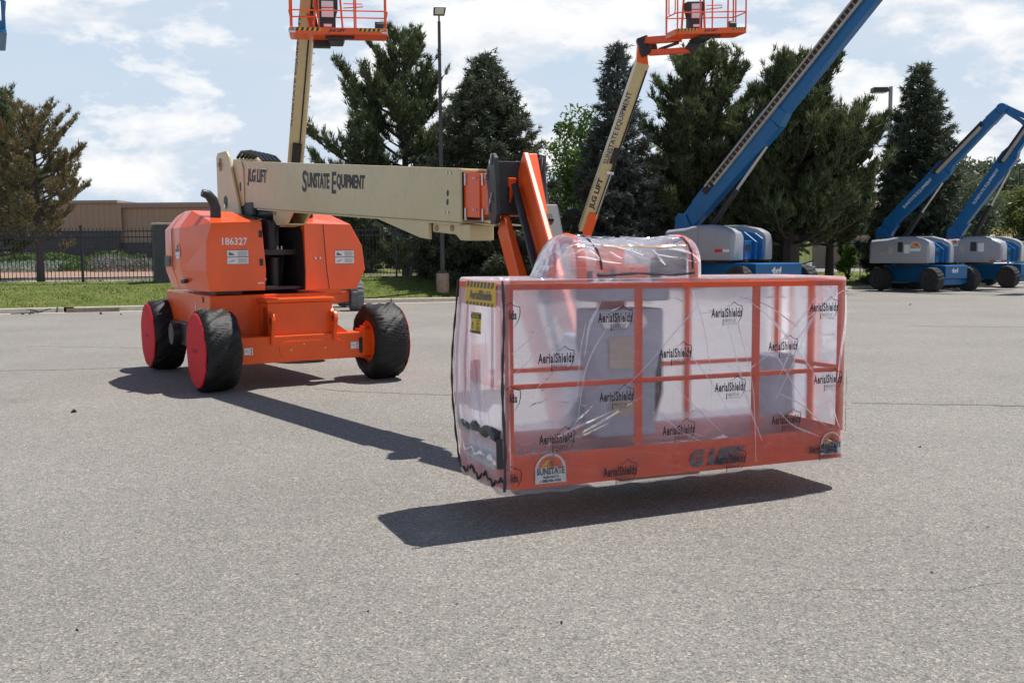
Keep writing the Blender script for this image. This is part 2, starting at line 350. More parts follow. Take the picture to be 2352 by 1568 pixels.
def leafmat(name,c0,c1,c2=None,tr=.25,clump=.5):
    m=bpy.data.materials.new(name);m.use_nodes=True;nt=m.node_tree;L=nt.links.new
    b=nt.nodes['Principled BSDF'];out=nt.nodes['Material Output']
    tc=N(nt,'ShaderNodeTexCoord');ge=N(nt,'ShaderNodeNewGeometry')
    a=N(nt,'ShaderNodeTexNoise',i_Scale=clump,i_Detail=3.);L(tc.outputs['Object'],a.inputs[0])
    s=N(nt,'ShaderNodeMath',operation='MULTIPLY_ADD',i_1=.35,i_2=-.17);L(ge.outputs['Random Per Island'],s.inputs[0])
    s2=N(nt,'ShaderNodeMath',operation='ADD');L(a.outputs[0],s2.inputs[0]);L(s.outputs[0],s2.inputs[1])
    st=[(.3,c0),(.6,c1)]+([(.74,c2)] if c2 else [])
    r=ramp(nt,s2.outputs[0],st);L(r.outputs[0],b.inputs['Base Color']);b.inputs['Roughness'].default_value=.55;b.inputs['Specular IOR Level'].default_value=.35
    t=N(nt,'ShaderNodeBsdfTranslucent');L(r.outputs[0],t.inputs[0])
    mxn=N(nt,'ShaderNodeMixShader',i_0=tr);L(b.outputs[0],mxn.inputs[1]);L(t.outputs[0],mxn.inputs[2]);L(mxn.outputs[0],out.inputs[0])
    return m
L_PINE=leafmat('pine_needles',(.045,.065,.028),(.10,.135,.055),(.15,.18,.08))
L_PINED=leafmat('dark_pine_needles',(.048,.068,.028),(.115,.145,.058),(.17,.19,.085),tr=.3)
L_BROWN=leafmat('brown_needles',(.075,.085,.032),(.26,.19,.09),(.13,.14,.055),tr=.3)
L_SPR=leafmat('spruce_needles',(.042,.060,.036),(.095,.118,.072),(.17,.17,.105),tr=.22)
L_SPRB=leafmat('blue_spruce_needles',(.05,.07,.06),(.12,.15,.13),(.11,.075,.055),tr=.15)
L_DEC=leafmat('bright_leaves',(.05,.10,.015),(.11,.19,.035),tr=.4)
L_OLV=leafmat('olive_leaves',(.085,.11,.03),(.17,.19,.06),tr=.4)
L_FAR=leafmat('far_leaves',(.075,.105,.06),(.14,.17,.10),tr=.3,clump=.2)
L_JUN=leafmat('juniper',(.05,.09,.02),(.12,.19,.05),tr=.3)
L_LAV=leafmat('lavender',(.17,.19,.14),(.27,.26,.25),(.25,.20,.26),tr=.3)
L_SIL=leafmat('silver_sage',(.18,.23,.18),(.33,.38,.32),tr=.3)
L_WEED=leafmat('lawn_blades',(.07,.10,.02),(.14,.18,.04),(.25,.24,.09),tr=.35)

def plastic(name,T0,Ts,dc=.88,rfr=.55,gw=.6,crk=.05):
    m=bpy.data.materials.new(name);m.use_nodes=True;nt=m.node_tree;L=nt.links.new
    nt.nodes.clear();out=N(nt,'ShaderNodeOutputMaterial')
    tc=N(nt,'ShaderNodeTexCoord')
    mp=N(nt,'ShaderNodeMapping');mp.inputs['Rotation'].default_value=(0.3,.5,.2);mp.inputs['Scale'].default_value=(1.2,3,5);L(tc.outputs['Object'],mp.inputs[0])
    nA=N(nt,'ShaderNodeTexNoise',i_Scale=1.0,i_Detail=2.5,i_Roughness=.5,i_Distortion=.9);L(mp.outputs[0],nA.inputs[0])
    nB=N(nt,'ShaderNodeTexNoise',i_Scale=5.,i_Detail=3.,i_Roughness=.6,i_Distortion=.8);L(tc.outputs['Object'],nB.inputs[0])
    ab=N(nt,'ShaderNodeMath',operation='SUBTRACT',i_1=.5);L(nA.outputs[0],ab.inputs[0])
    ab2=N(nt,'ShaderNodeMath',operation='ABSOLUTE');L(ab.outputs[0],ab2.inputs[0])     # ridged folds
    s=N(nt,'ShaderNodeMath',operation='MULTIPLY_ADD',i_1=.12);L(nB.outputs[0],s.inputs[0]);L(ab2.outputs[0],s.inputs[2])
    bp=N(nt,'ShaderNodeBump',i_Strength=.9);bp.inputs['Distance'].default_value=.03;L(s.outputs[0],bp.inputs['Height'])
    lw=N(nt,'ShaderNodeLayerWeight',i_Blend=.5)
    cosv=N(nt,'ShaderNodeMath',operation='SUBTRACT',i_0=1.);L(lw.outputs['Facing'],cosv.inputs[1])
    cm=N(nt,'ShaderNodeMath',operation='MAXIMUM',i_1=.06);L(cosv.outputs[0],cm.inputs[0])
    inv=N(nt,'ShaderNodeMath',operation='DIVIDE',i_0=1.);L(cm.outputs[0],inv.inputs[1])
    # milky streaks where the sheet is folded double
    strk=ramp(nt,ab2.outputs[0],[(.0,(Ts,)*3),(.012,((T0+Ts)/2,)*3),(.05,(T0,)*3)])
    pw=N(nt,'ShaderNodeMath',operation='POWER');L(strk.outputs[0],pw.inputs[0]);L(inv.outputs[0],pw.inputs[1])
    tr=N(nt,'ShaderNodeBsdfTransparent');tr.inputs[0].default_value=(.96,.96,.985,1)
    tl=N(nt,'ShaderNodeBsdfTranslucent');tl.inputs[0].default_value=(dc,dc,dc+.06,1)
    df=N(nt,'ShaderNodeBsdfDiffuse');df.inputs[0].default_value=(dc,dc,dc+.06,1)
    # crumpled micro-folds: light from above is scattered sideways as well
    ge=N(nt,'ShaderNodeNewGeometry')
    for sgn,nd in ((-.5,tl),(.5,df)):
        va=N(nt,'ShaderNodeVectorMath',operation='ADD');va.inputs[1].default_value=(0,0,sgn);L(ge.outputs['Normal'],va.inputs[0])
        vn=N(nt,'ShaderNodeVectorMath',operation='NORMALIZE');L(va.outputs[0],vn.inputs[0]);L(vn.outputs[0],nd.inputs['Normal'])
    mA=N(nt,'ShaderNodeMixShader',i_0=.35);L(tl.outputs[0],mA.inputs[1]);L(df.outputs[0],mA.inputs[2])
    # forward-scattering part: what touches the film stays sharp, what is farther away blurs
    rf=N(nt,'ShaderNodeBsdfRefraction',i_Roughness=.40,i_IOR=1.03);rf.inputs[0].default_value=(.97,.97,1,1)
    mD=N(nt,'ShaderNodeMixShader',i_0=rfr);L(mA.outputs[0],mD.inputs[1]);L(rf.outputs[0],mD.inputs[2])
    mB=N(nt,'ShaderNodeMixShader');L(pw.outputs[0],mB.inputs[0]);L(mD.outputs[0],mB.inputs[1]);L(tr.outputs[0],mB.inputs[2])
    # crumpled patches give small sharp glints
    cr=N(nt,'ShaderNodeTexVoronoi',i_Scale=17.);L(tc.outputs['Object'],cr.inputs['Vector'])
    cm_=N(nt,'ShaderNodeTexNoise',i_Scale=2.1,i_Detail=2.);L(tc.outputs['Object'],cm_.inputs[0])
    cmr=ramp(nt,cm_.outputs[0],[(.50,(0,0,0)),(.66,(1,1,1))])
    cmm=N(nt,'ShaderNodeMath',operation='MULTIPLY');L(cr.outputs['Distance'],cmm.inputs[0]);L(cmr.outputs[0],cmm.inputs[1])
    bp2=N(nt,'ShaderNodeBump',i_Strength=1.);bp2.inputs['Distance'].default_value=crk;L(cmm.outputs[0],bp2.inputs['Height']);L(bp.outputs[0],bp2.inputs['Normal'])
    gl=N(nt,'ShaderNodeBsdfGlossy',i_Roughness=.10);L(bp2.outputs[0],gl.inputs['Normal'])
    fr=N(nt,'ShaderNodeFresnel',i_IOR=1.45);L(bp.outputs[0],fr.inputs['Normal'])
    mC=N(nt,'ShaderNodeMixShader');gm=N(nt,'ShaderNodeMath',operation='MULTIPLY',i_1=gw);L(fr.outputs[0],gm.inputs[0]);L(gm.outputs[0],mC.inputs[0]);L(mB.outputs[0],mC.inputs[1]);L(gl.outputs[0],mC.inputs[2])
    L(mC.outputs[0],out.inputs[0]);return m
PLA=plastic('clear_plastic_sheet',.40,.26,.99,.82,.75);PLF=plastic('folded_film',.42,.3,.99,.15,1.);PLT=plastic('tent_plastic_sheet',.60,.34,.99,.45,.45,.015);PLB=plastic('hazy_plastic_sheet',.36,.26,.97,.20,.6)

# ================================================================ SETTING
def sheet(name,xs,ys,zf,mat,kind='structure'):
    V=[(x,y,zf(x,y)) for y in ys for x in xs];nx=len(xs);Fc=[(j*nx+i,j*nx+i+1,(j+1)*nx+i+1,(j+1)*nx+i) for j in range(len(ys)-1) for i in range(nx-1)]
    return tag(mesh_fast(name,np.array(V),np.array(Fc),mat,smooth=True),kind=kind)
# the whole ground sheet: parking lot near, levels off far away
sheet('parking_lot',[-900,-120,-60,-30,-15,0,15,30,60,120,900],[-30,0,10,14,20,30,40,50,60,70,100],lambda x,y:gz(y)-(.0 if y<=60 else .02),ASP)
def farz(x,y):
    z=-.52
    if y>140: z+=min(7.5,(y-140)*.045)*(1 if x>20 else .7)
    if x>28 and y>78: z=max(z,-.52+min(6.5,(y-78)*.085))
    return z
sheet('far_ground',[-900,-300,-150,-80,-40,-10,0,10,20,28,35,45,60,90,150,300,900],[100,104,110,120,140,160,200,260,400,900,2500],farz,HILL)
# kerb
KPX=[(-260,730),(0,721),(386,712),(834,697),(1050,693),(1500,679),(1960,665),(2352,654),(2760,643)]
KP=[atg(*p) for p in KPX]
def kerb_at(x):
    for a,b in zip(KP,KP[1:]):
        if a[0]<=x<=b[0]: return a+(b-a)*((x-a[0])/(b[0]-a[0]))
    return KP[0] if x<KP[0][0] else KP[-1]
def strip(mb,pts,prof):
    """sweep profile (offset back, up) along ground polyline pts"""
    secs=[]
    for i,p in enumerate(pts):
        d=un(pts[min(i+1,len(pts)-1)]-pts[max(i-1,0)]);n=un([-d[1],d[0],0])
        secs.append([p+n*a+A(0,0,b) for a,b in prof])
    return mb.loft(secs)
def dens(P,n):
    out=[]
    for a,b in zip(P,P[1:]):
        for k in range(n): out.append(a+(b-a)*k/n)
    return out+[P[-1]]
KD=dens(KP,8)
cut=2.6
segs=[];cur=[];acc=0
gap=atg(168,716)   # the kerb has an open joint where the segments have moved apart
KL=[p for p in KD if p[0]<gap[0]-.15]+[A(gap[0]-.12,*(kerb_at(gap[0]-.12)[1:]))]
KR=[A(gap[0]+.14,*(kerb_at(gap[0]+.14)[1:]))]+[p for p in KD if p[0]>gap[0]+.2]
for kk in (KL,KR):
    mb=MB();strip(mb,kk,[(0,-.06),(.03,.13),(.055,.15),(.17,.15),(.18,-.06)]);tag(mk('kerb',mb,CONC,bevel=.01),kind='structure')
mb=MB()
for i in range(60):   # dark joints between kerb stones
    x=KP[0][0]+i*3.05+.6
    if x>KP[-1][0]: break
    p=kerb_at(x)
    mb.box((x-.012,p[1]-.012,p[2]+.0),(x+.012,p[1]+.2,p[2]+.154))
tag(mk('kerb_joint',mb,STONE),kind='structure')
# gutter lip: paler concrete strip in front of the kerb
mb=MB();strip(mb,KD,[(-.32,.004),(-.32,.001),(.0,.001),(.0,.006)]);tag(mk('gutter',mb,CONC),kind='structure')
# fence line A (left run) and B (run going away to the right)
FA=[(-330,34.),(191,34.2),(911,37.),(1090,38.)]
def fpt(px,Y,py): return aty(px,py,Y)
FA_P=[aty(-330,652,33.2),aty(191,648,34.2),aty(911,634.5,37.),aty(1090,631,38.)]
FB_P=[FA_P[-1],aty(1300,628,43),aty(1600,621,50.5),aty(1860,612,60),aty(1962,609,66),aty(2200,604,85)]
def fline(x):
    P=FA_P+FB_P[1:]
    for a,b in zip(P,P[1:]):
        if a[0]<=x<=b[0]: return a+(b-a)*((x-a[0])/(b[0]-a[0]))
    return P[0] if x<P[0][0] else P[-1]
# lawn: ruled surface from the kerb back to a little beyond the fence
xs=np.linspace(-26,34,121);V=[];nr=14
for x in xs:
    k=kerb_at(x)+A(0,.17,.145);f=fline(x*1.02)
    if x>16: f=A(x,k[1]+18,k[2]+.1)
    f=A(x,max(f[1],k[1]+3)+.9,f[2])
    for j in range(nr):
        t=j/(nr-1);p=k+(f-k)*t
        z=p[2]+.05*math.sin(3.1*t)*(1 if x<0 else .5)+.03*mn.noise(Vector((p[0]*.7,p[1]*.7,0)))*min(1,t*6)
        V.append((p[0],p[1],z))
    V.append((f[0],f[1]+2.5,-.55))
nr2=nr+1
Fc=[(i*nr2+j,(i+1)*nr2+j,(i+1)*nr2+j+1,i*nr2+j+1) for i in range(len(xs)-1) for j in range(nr2-1)]
lawn=tag(mesh_fast('lawn',np.array(V),np.array(Fc),LAWN,smooth=True),kind='structure')
LV=np.array(V).reshape(len(xs),nr2,3)
def lawnz(x,t):
    i=np.clip((x-xs[0])/(xs[1]-xs[0]),0,len(xs)-2);a=int(i);u=i-a;j=t*(nr-1);b=min(int(j),nr-2);v=j-b
    return (LV[a,b]*(1-u)*(1-v)+LV[a+1,b]*u*(1-v)+LV[a,b+1]*(1-u)*v+LV[a+1,b+1]*u*v)
rng=np.random.default_rng(5)
V=[];Fc=[]
for i in range(26000):
    x=rng.uniform(-22,20);t=rng.random()**1.1;p=lawnz(x,min(t,.995))
    cl=mn.noise(Vector((p[0]*.9,p[1]*.9,3)));h=rng.uniform(.02,.05)*(1+1.6*max(0,cl))
    a=rng.uniform(0,6.28);w=.018;dx,dy=math.cos(a)*w,math.sin(a)*w;l=rng.uniform(-.04,.04,2)
    b=len(V);V+=[(p[0]-dx,p[1]-dy,p[2]-.01),(p[0]+dx,p[1]+dy,p[2]-.01),(p[0]+l[0],p[1]+l[1],p[2]+h)];Fc.append((b,b+1,b+2))
tag(mesh_fast('grass',np.array(V),np.array(Fc),L_WEED),'short green grass blades on the strip behind the kerb','grass',kind='stuff')
# road beyond the fence, its kerb, gravel bed
FZ=-.5
def farline(pts): return [A(*p) for p in pts]
mb=MB();V=[(-220,39,FZ-.0),(-220,77.5,FZ-.0),(160,72.5,FZ-.0),(160,39,FZ-.0)]
mb.add([(-220,39,FZ),(160,39,FZ),(160,74,FZ),(-220,74,FZ)],[(0,1,2,3)]);tag(mk('far_road',mb,ROAD),kind='structure')
mb=MB();mb.box((-220,74,FZ-.1),(22,74.35,FZ+.17));tag(mk('far_kerb',mb,CONC),kind='structure')
sheet('gravel_bed',list(np.linspace(-220,22,60)),[74.35,78,84,92,101],lambda x,y:FZ+.15+(y-74.35)*.014+.05*mn.noise(Vector((x*.4,y*.4,0))),GRAV)

# ---------------------------------------------------------------- fence
def fence(name,P,label,gap=.118,hgt=1.83,ppost=2.43,grp=None):
    root=thing(name,P[0],label,'fence',grp)
    rl=MB();pk=MB();dist=0;L=0;last=-9
    posts=[]
    for a,b in zip(P,P[1:]):
        d=b-a;l=np.linalg.norm(d);u=d/l
        for hz in (.14,hgt-.32,hgt-.12): rl.beam(a+A(0,0,hz),b+A(0,0,hz),.03,.038)
        s=0
        while s<l:
            p=a+u*s;pk.beam(p+A(0,0,.05),p+A(0,0,hgt),.017,.017,side=(1,0,0));s+=gap
    rails=mk('rail',rl,IRON,root);pick=mk('picket_row',pk,IRON,root)
    return root
fa=fence('iron_fence',FA_P,'black iron picket fence on the grass strip left of the dark spruces',gap=.125)
for px in (191,911): 
    p=aty(px,648 if px<500 else 634.5,34.2 if px<500 else 37.)
    mb=MB();mb.beam(p,p+A(0,0,1.88),.07,.07,side=(1,0,0));mb.box((p[0]-.045,p[1]-.045,p[2]+1.88),(p[0]+.045,p[1]+.045,p[2]+1.92));mk('post',mb,IRON,fa)
fb=fence('iron_fence',FB_P,'black iron picket fence receding behind the pines on the right',gap=.16)
p=FB_P[4]-A(0,0,0);mb=MB();mb.beam(p,p+A(0,0,1.95),.09,.09,side=(1,0,0));mk('post',mb,IRON,fb)
# dark masonry pillar behind the left hood
a=aty(350,645,34.6);b=aty(398,645,34.9)
zt=aty(350,516,34.6)[2]
root=thing('masonry_pillar',(a+b)/2,'dark block pillar with pale cap beside the orange machine hood','pillar')
mb=MB();mb.beam((a+b)/2+A(.05,.25,-.1),(a+b)/2+A(.05,.25,zt-a[2]),.8,.6,side=(b-a));mk('shaft',mb,STONE,root,bevel=.01)
mb=MB();mb.beam((a+b)/2+A(.05,.25,zt-a[2]+.0015),(a+b)/2+A(.05,.25,zt-a[2]+.075),.86,.66,side=(b-a));mk('cap',mb,CONC,root,bevel=.01)
# storage building
def fa_y(px,py,Y): return aty(px,py,Y)
BY=104.
l0=aty(-420,460,BY);l1=aty(268,460,BY);r1=aty(790,470,BY+1)
root=thing('storage_building',(l1[0],BY,FZ),'long tan metal-sided storage building with dark block base','building')
zt1=l1[2];zt2=aty(268,466,BY)[2]
zb1=aty(200,533,BY)[2];zb2=aty(330,557,BY)[2]
def ribs(mb,x0,x1,y,z0,z1,step=.6):
    x=x0;pts=[]
    vs=[];
    while x<x1:
        vs+=[(x,y),(x+step*.45,y),(x+step*.5,y-.05),(x+step*.95,y-.05)];x+=step
    vs.append((x1,y))
    V=[(a,b,z0) for a,b in vs]+[(a,b,z1) for a,b in vs];n=len(vs)
    mb.add(V,[(i,i+1,n+i+1,n+i) for i in range(n-1)])
mb=MB();ribs(mb,l0[0],l1[0],BY-.0,zb1,zt1-.25);ribs(mb,l1[0],r1[0],BY+.4,zb2,zt2-.25)
mb.box((l0[0],BY+.05,FZ),(l1[0],BY+25,zt1-.3));mb.box((l1[0]+.01,BY+.45,FZ),(r1[0],BY+25,zt2-.3));mk('metal_siding',mb,TANW,root)
mb=MB();mb.box((l0[0],BY-.3,FZ-.5),(l1[0]+.2,BY-.1,zb1));mb.box((l1[0]+.2,BY+.1,FZ-.5),(r1[0],BY+.3,zb2));mk('block_base',mb,BLOCK,root)
mb=MB();mb.box((l0[0],BY-.35,zt1-.28),(l1[0]+.15,BY+25.1,zt1));mb.box((l1[0]+.16,BY+.05,zt2-.28),(r1[0]+.2,BY+25.3,zt2));mk('roof_coping',mb,TANC,root)
mb=MB();mb.box((l1[0]+.16,BY-.02,zt2-.5),(r1[0]+.2,BY+.35,zt2-.28-.003));mk('fascia',mb,ROOFM,root)

# ---------------------------------------------------------------- vegetation builders
def tufts(C,D,n,L,w,rng,up=.25,spread=.5):
    """C centres, D directions -> needle triangles"""
    m=len(C);C=np.repeat(C,n,0);D=np.repeat(D,n,0)
    rd=rng.normal(size=C.shape);d=D+rd*spread+A(0,0,up);d/=np.linalg.norm(d,axis=1)[:,None]
    s=np.cross(d,rng.normal(size=C.shape));s/=np.linalg.norm(s,axis=1)[:,None]+1e-9
    ll=(L*rng.uniform(.6,1.25,len(C)))[:,None];o=C+rng.normal(size=C.shape)*L*.16
    V=np.stack([o-s*w/2,o+s*w/2,o+d*ll],1).reshape(-1,3)
    return V
def limb(mb,p0,p1,r0,r1,rng,wob=.04,n=5):
    L=np.linalg.norm(A(*p1)-A(*p0));pts=[];rs=[]
    for i in range(n+1):
        t=i/n;pts.append(A(*p0)+(A(*p1)-A(*p0))*t+rng.normal(size=3)*wob*L*(0 if i in(0,n) else 1));rs.append(r0+(r1-r0)*t)
    mb.tube(pts,rs,6,caps=False);return pts
def conifer(name,base,h,rad,mat,seed,label,kind='pine',clear=.12,nb=70,lean=(0,0),prof=None,tuft=.34,dens=1.,needles=11,nw=.035,trunk=.22,group='conifers along the fence',cat='tree',skew=None,bias=None,elb=.10):
    rng=np.random.default_rng(seed);base=A(*base)
    root=thing(name,base,label,cat,group)
    tb=MB();n=12;top=base+A(lean[0],lean[1],h)
    tp=[base+A(lean[0]*(i/n)**1.2,lean[1]*(i/n),h*.985*i/n-.15*(i==0)) for i in range(n+1)]
    tb.tube(tp,[trunk*(1-.93*(i/n))+.01 for i in range(n+1)],9)
    bb=MB();C=[];D=[]
    for k in range(nb):
        t=clear+(1-clear)*(1-(1-(k+rng.random())/nb)**1.0)
        if kind=='pine': t=clear+(.97-clear)*((k+rng.random())/nb)
        u=(t-clear)/(1-clear)
        if prof: R=np.interp(u,[p[0] for p in prof],[p[1] for p in prof])*rad
        elif kind=='pine': R=rad*(1-u)**.62*(.55+.45*min(1,u*4+.3))
        else: R=rad*(1-u)**.92*(.75+.25*min(1,u*6))
        az=k*2.399+rng.uniform(-.5,.5)
        R*=rng.uniform(.55,1.15) if kind=='pine' else rng.uniform(.82,1.06)
        if bias is not None: R*=1+bias[1]*math.cos(az-bias[0])
        R=max(R,.25)
        i=t*n;a=int(min(i,n-1));p0=tp[a]+(tp[a+1]-tp[a])*(i-a)
        el=(elb+.70*u+rng.uniform(-.15,.15)) if kind=='pine' else (-.16+.75*u**1.6+rng.uniform(-.06,.08))
        dr=A(math.cos(az)*math.cos(el),math.sin(az)*math.cos(el),math.sin(el))
        p1=p0+dr*R
        m=6;pts=[]
        for j in range(m+1):
            s=j/m;p=p0+(p1-p0)*s
            if kind=='pine': p=p+A(0,0,R*.22*s*s)-A(0,0,R*.06*math.sin(3.1*s))
            else: p=p-A(0,0,R*.10*math.sin(3.1*s))+A(0,0,R*.05*s*s)
            pts.append(p)
        bb.tube(pts,[min(.06,.035*R/rad*2.2*(1-s/m*.8)*trunk/.22)+.006 for s in range(m+1)],5,caps=False)
        # twigs
        ntw=max(3,int(R*dens*(6.2 if kind=='pine' else 7.5)))
        for q in range(ntw):
            s=rng.uniform(.28,1)**.8 if kind=='pine' else rng.uniform(.15,1)
            j=min(int(s*m),m-1);p=pts[j]+(pts[j+1]-pts[j])*(s*m-j)
            ax_=un(pts[j+1]-pts[j]);sd=un(np.cross(ax_,[0,0,1.]))*(1 if q%2 else -1)
            tl=R*(.36 if kind=='pine' else .30)*(1.15-s)+.18+rng.uniform(0,.25)
            if kind=='pine': td=un(ax_*.7+sd*rng.uniform(.2,1.2)+A(0,0,rng.uniform(.2,1.1)))
            else: td=un(ax_*.7+sd*rng.uniform(.4,1.1)+A(0,0,rng.uniform(-.35,.12)))
            nn=max(2,int(tl/(tuft*.55)))
            for w_ in range(nn):
                f=(w_+.6)/nn;C.append(p+td*tl*f+rng.normal(size=3)*.05);D.append(td+A(0,0,.9*f if kind=='pine' else -.1))
            if kind=='pine' : bb.tube([p,p+td*tl],[.016,.006],3,caps=False)
        C.append(pts[-1]);D.append(un(pts[-1]-pts[-2])+A(0,0,.4))
    for q in range(10): C.append(top-A(0,0,.08*q)+rng.normal(size=3)*.05);D.append(A(0,0,1.2))
    C=np.array(C);D=np.array(D);D/=np.linalg.norm(D,axis=1)[:,None]
    V=tufts(C,D,needles,tuft,nw,rng,up=.28 if kind=='pine' else .02,spread=.55 if kind=='pine' else .62)
    mesh_fast('crown',V,np.arange(len(V)).reshape(-1,3),mat,root)
    mk('trunk',tb,BARK,root,smooth=True);mk('limbs',bb,BARK,root)
    return root
def broadleaf(name,base,h,rad,mat,seed,label,clear=.25,blobs=26,leaf=.16,per=330,trunk=.15,group=None,cat='tree',flat=1.,tag_kind=None,multi=1):
    rng=np.random.default_rng(seed);base=A(*base);root=thing(name,base,label,cat,group)
    tb=MB();V=[]
    cz=h*(clear+(1-clear)*.5)
    for b in range(blobs):
        v=rng.normal(size=3);v/=np.linalg.norm(v);r=rng.uniform(.25,.85)
        c=base+A(v[0]*rad*r,v[1]*rad*r,cz+v[2]*h*(1-clear)*.5*r*flat)
        br=rad*rng.uniform(.22,.40)
        if trunk: limb(tb,base+A(0,0,h*clear*rng.uniform(.5,1.3)),c,trunk*.35,.015,rng)
        d=rng.normal(size=(per,3));d/=np.linalg.norm(d,axis=1)[:,None];rr=br*rng.uniform(.45,1.08,per)[:,None]
        q=c+d*rr*A(1,1,.8);a=rng.normal(size=(per,3));a/=np.linalg.norm(a,axis=1)[:,None];e=np.cross(a,rng.normal(size=(per,3)));e/=np.linalg.norm(e,axis=1)[:,None]
        s=leaf*rng.uniform(.6,1.2,per)[:,None]
        V.append(np.stack([q-a*s,q-e*s*.45,q+a*s,q+e*s*.45],1).reshape(-1,3))
    V=np.concatenate(V);mesh_fast('crown' if trunk else 'foliage',V,np.arange(len(V)).reshape(-1,4),mat,root)
    if trunk:
        for k in range(multi):
            limb(tb,base-A(0,0,.15),base+A(rng.uniform(-.3,.3)*multi*.5,0,h*(clear+.3)),trunk,trunk*.4,rng,wob=.015)
        mk('trunk',tb,BARK,root,smooth=True)
    return root
def bank(name,pts,w,hgt,mat,seed,label,cat,n=9000,leaf=.2,kind='stuff',spiky=0):
    """ground cover along a polyline"""
    rng=np.random.default_rng(seed);pts=[A(*p) for p in pts];V=[]
    for i in range(n):
        k=rng.integers(0,len(pts)-1);p=pts[k]+(pts[k+1]-pts[k])*rng.random()
        y=rng.uniform(-w/2,w/2);c=.5+.5*mn.noise(Vector((p[0]*.35,y*.5,seed)))+.25*mn.noise(Vector((p[0]*1.1,y,seed+9)))
        hh=hgt*max(.15,(.35+.9*c))*(1-abs(2*y/w)**4*.6)
        q=p+A(0,y,hh*rng.random()**.6)
        a=rng.normal(size=3)+A(0,0,spiky);a/=np.linalg.norm(a);e=np.cross(a,rng.normal(size=3));e/=np.linalg.norm(e);s=leaf*rng.uniform(.6,1.2)
        V+=[q-a*s*.3,q+e*s*.25,q+a*s,q-e*s*.25]
    V=np.array(V);return tag(mesh_fast(name,V,np.arange(len(V)).reshape(-1,4),mat),label,cat,kind=kind)
# trees (pixel of base, depth, height from pixel of the top)
def tree_at(px,py_top,Y,z=None):
    b=aty(px,600,Y);t=aty(px,py_top,Y);zb=FZ if z is None else z
    return A(b[0],Y,zb),t[2]-zb
b,h=tree_at(92,248,68);conifer('pine_tree',b,h,3.8,L_BROWN,3,'half-dead pine with brown needles at the left edge of the lot','pine',clear=.2,nb=52,tuft=.28,dens=.85,needles=12,nw=.05,trunk=.27,elb=.02,prof=[(0,.6),(.2,.95),(.42,1),(.62,.85),(.8,.6),(.92,.4),(1,.15)])
b,h=tree_at(-14,232,74);conifer('pine_tree',b,h,5.2,L_PINED,4,'dark green pine behind the browning pine, cut by the left frame edge','pine',clear=.14,nb=80,tuft=.42,dens=.8,needles=12,nw=.06,trunk=.4,prof=[(0,.9),(.4,1),(.7,.8),(.9,.5),(1,.2)])
b,h=tree_at(935,74,46);conifer('pine_tree',b,h,4.1,L_PINE,6,'tall open pine behind the tan boom, left of the dark light pole','pine',clear=.10,nb=95,tuft=.27,dens=1.1,needles=14,nw=.045,trunk=.26,prof=[(0,.9),(.15,.92),(.35,.9),(.55,.72),(.72,.52),(.86,.36),(1,.12)],bias=(3.1,.16))
b,h=tree_at(1118,132,38,.1);conifer('spruce_tree',b,h,2.9,L_SPR,7,'broad dense dark spruce directly right of the dark light pole','spruce',clear=.03,nb=190,tuft=.22,dens=1.15,needles=11,nw=.05,trunk=.2,prof=[(0,.92),(.15,1),(.4,.86),(.6,.66),(.8,.42),(.93,.2),(1,.05)])
b,h=tree_at(1335,235,52);broadleaf('leafy_tree',b,h,2.7,L_DEC,8,'bright green leafy tree between the dark spruce and the blue spruce',clear=.12,blobs=46,leaf=.12,per=300)
b,h=tree_at(1418,108,41,0);conifer('spruce_tree',b,h,2.25,L_SPRB,9,'blue spruce with a brown patch, behind the upright cream boom','spruce',clear=.04,nb=165,tuft=.24,dens=1.1,needles=11,nw=.05,trunk=.2,prof=[(0,1),(.25,.92),(.5,.62),(.7,.40),(.87,.25),(1,.04)])
b,h=tree_at(1610,118,43,-.1);conifer('pine_tree',b,h,3.7,L_PINED,10,'tall dark pine right of the upright cream boom','pine',clear=.02,nb=120,tuft=.27,dens=1.1,needles=14,nw=.045,trunk=.26,prof=[(0,.8),(.2,.95),(.45,.88),(.65,.7),(.82,.5),(.93,.3),(1,.1)])
b,h=tree_at(1812,158,40,-.1);conifer('pine_tree',b,h,3.4,L_PINED,11,'wide dark pine with a thick trunk behind the large blue boom','pine',clear=.20,nb=150,tuft=.27,dens=1.2,needles=14,elb=.16,nw=.045,trunk=.45,prof=[(0,.95),(.2,1.0),(.4,.9),(.6,.68),(.8,.5),(.93,.3),(1,.1)],bias=(0,.12))
b,h=tree_at(1905,290,44,-.1);conifer('pine_tree',b,h,2.5,L_PINED,15,'lower pine filling the gap right of the thick-trunked pine','pine',clear=.24,elb=.14,nb=95,tuft=.28,dens=1.3,needles=15,nw=.045,trunk=.2)
b,h=tree_at(2102,152,46,-.3);conifer('spruce_tree',b,h,2.55,L_SPR,12,'dark conical spruce behind the two smaller blue lifts','spruce',clear=.03,nb=190,tuft=.24,dens=1.15,needles=11,nw=.055,trunk=.2,prof=[(0,1),(.2,.95),(.45,.72),(.65,.55),(.8,.38),(.92,.16),(1,.04)])
b,h=tree_at(2215,385,52,-.3);broadleaf('leafy_tree',b,h,2.0,L_FAR,13,'grey-green leafy tree between the two smaller blue booms',clear=.1,blobs=34,leaf=.12,per=260)
b,h=tree_at(2345,425,58,-.3);broadleaf('leafy_tree',b,h,2.6,L_OLV,14,'olive-green young tree at the right frame edge',clear=.35,blobs=30,leaf=.11,per=300,trunk=.1)
b,h=tree_at(1948,488,52,-.3);broadleaf('leafy_bush',b,h,.95,L_DEC,16,'small bright yellow-green bush left of the arrow sign',clear=.05,blobs=20,leaf=.09,per=200,trunk=.04,cat='bush')
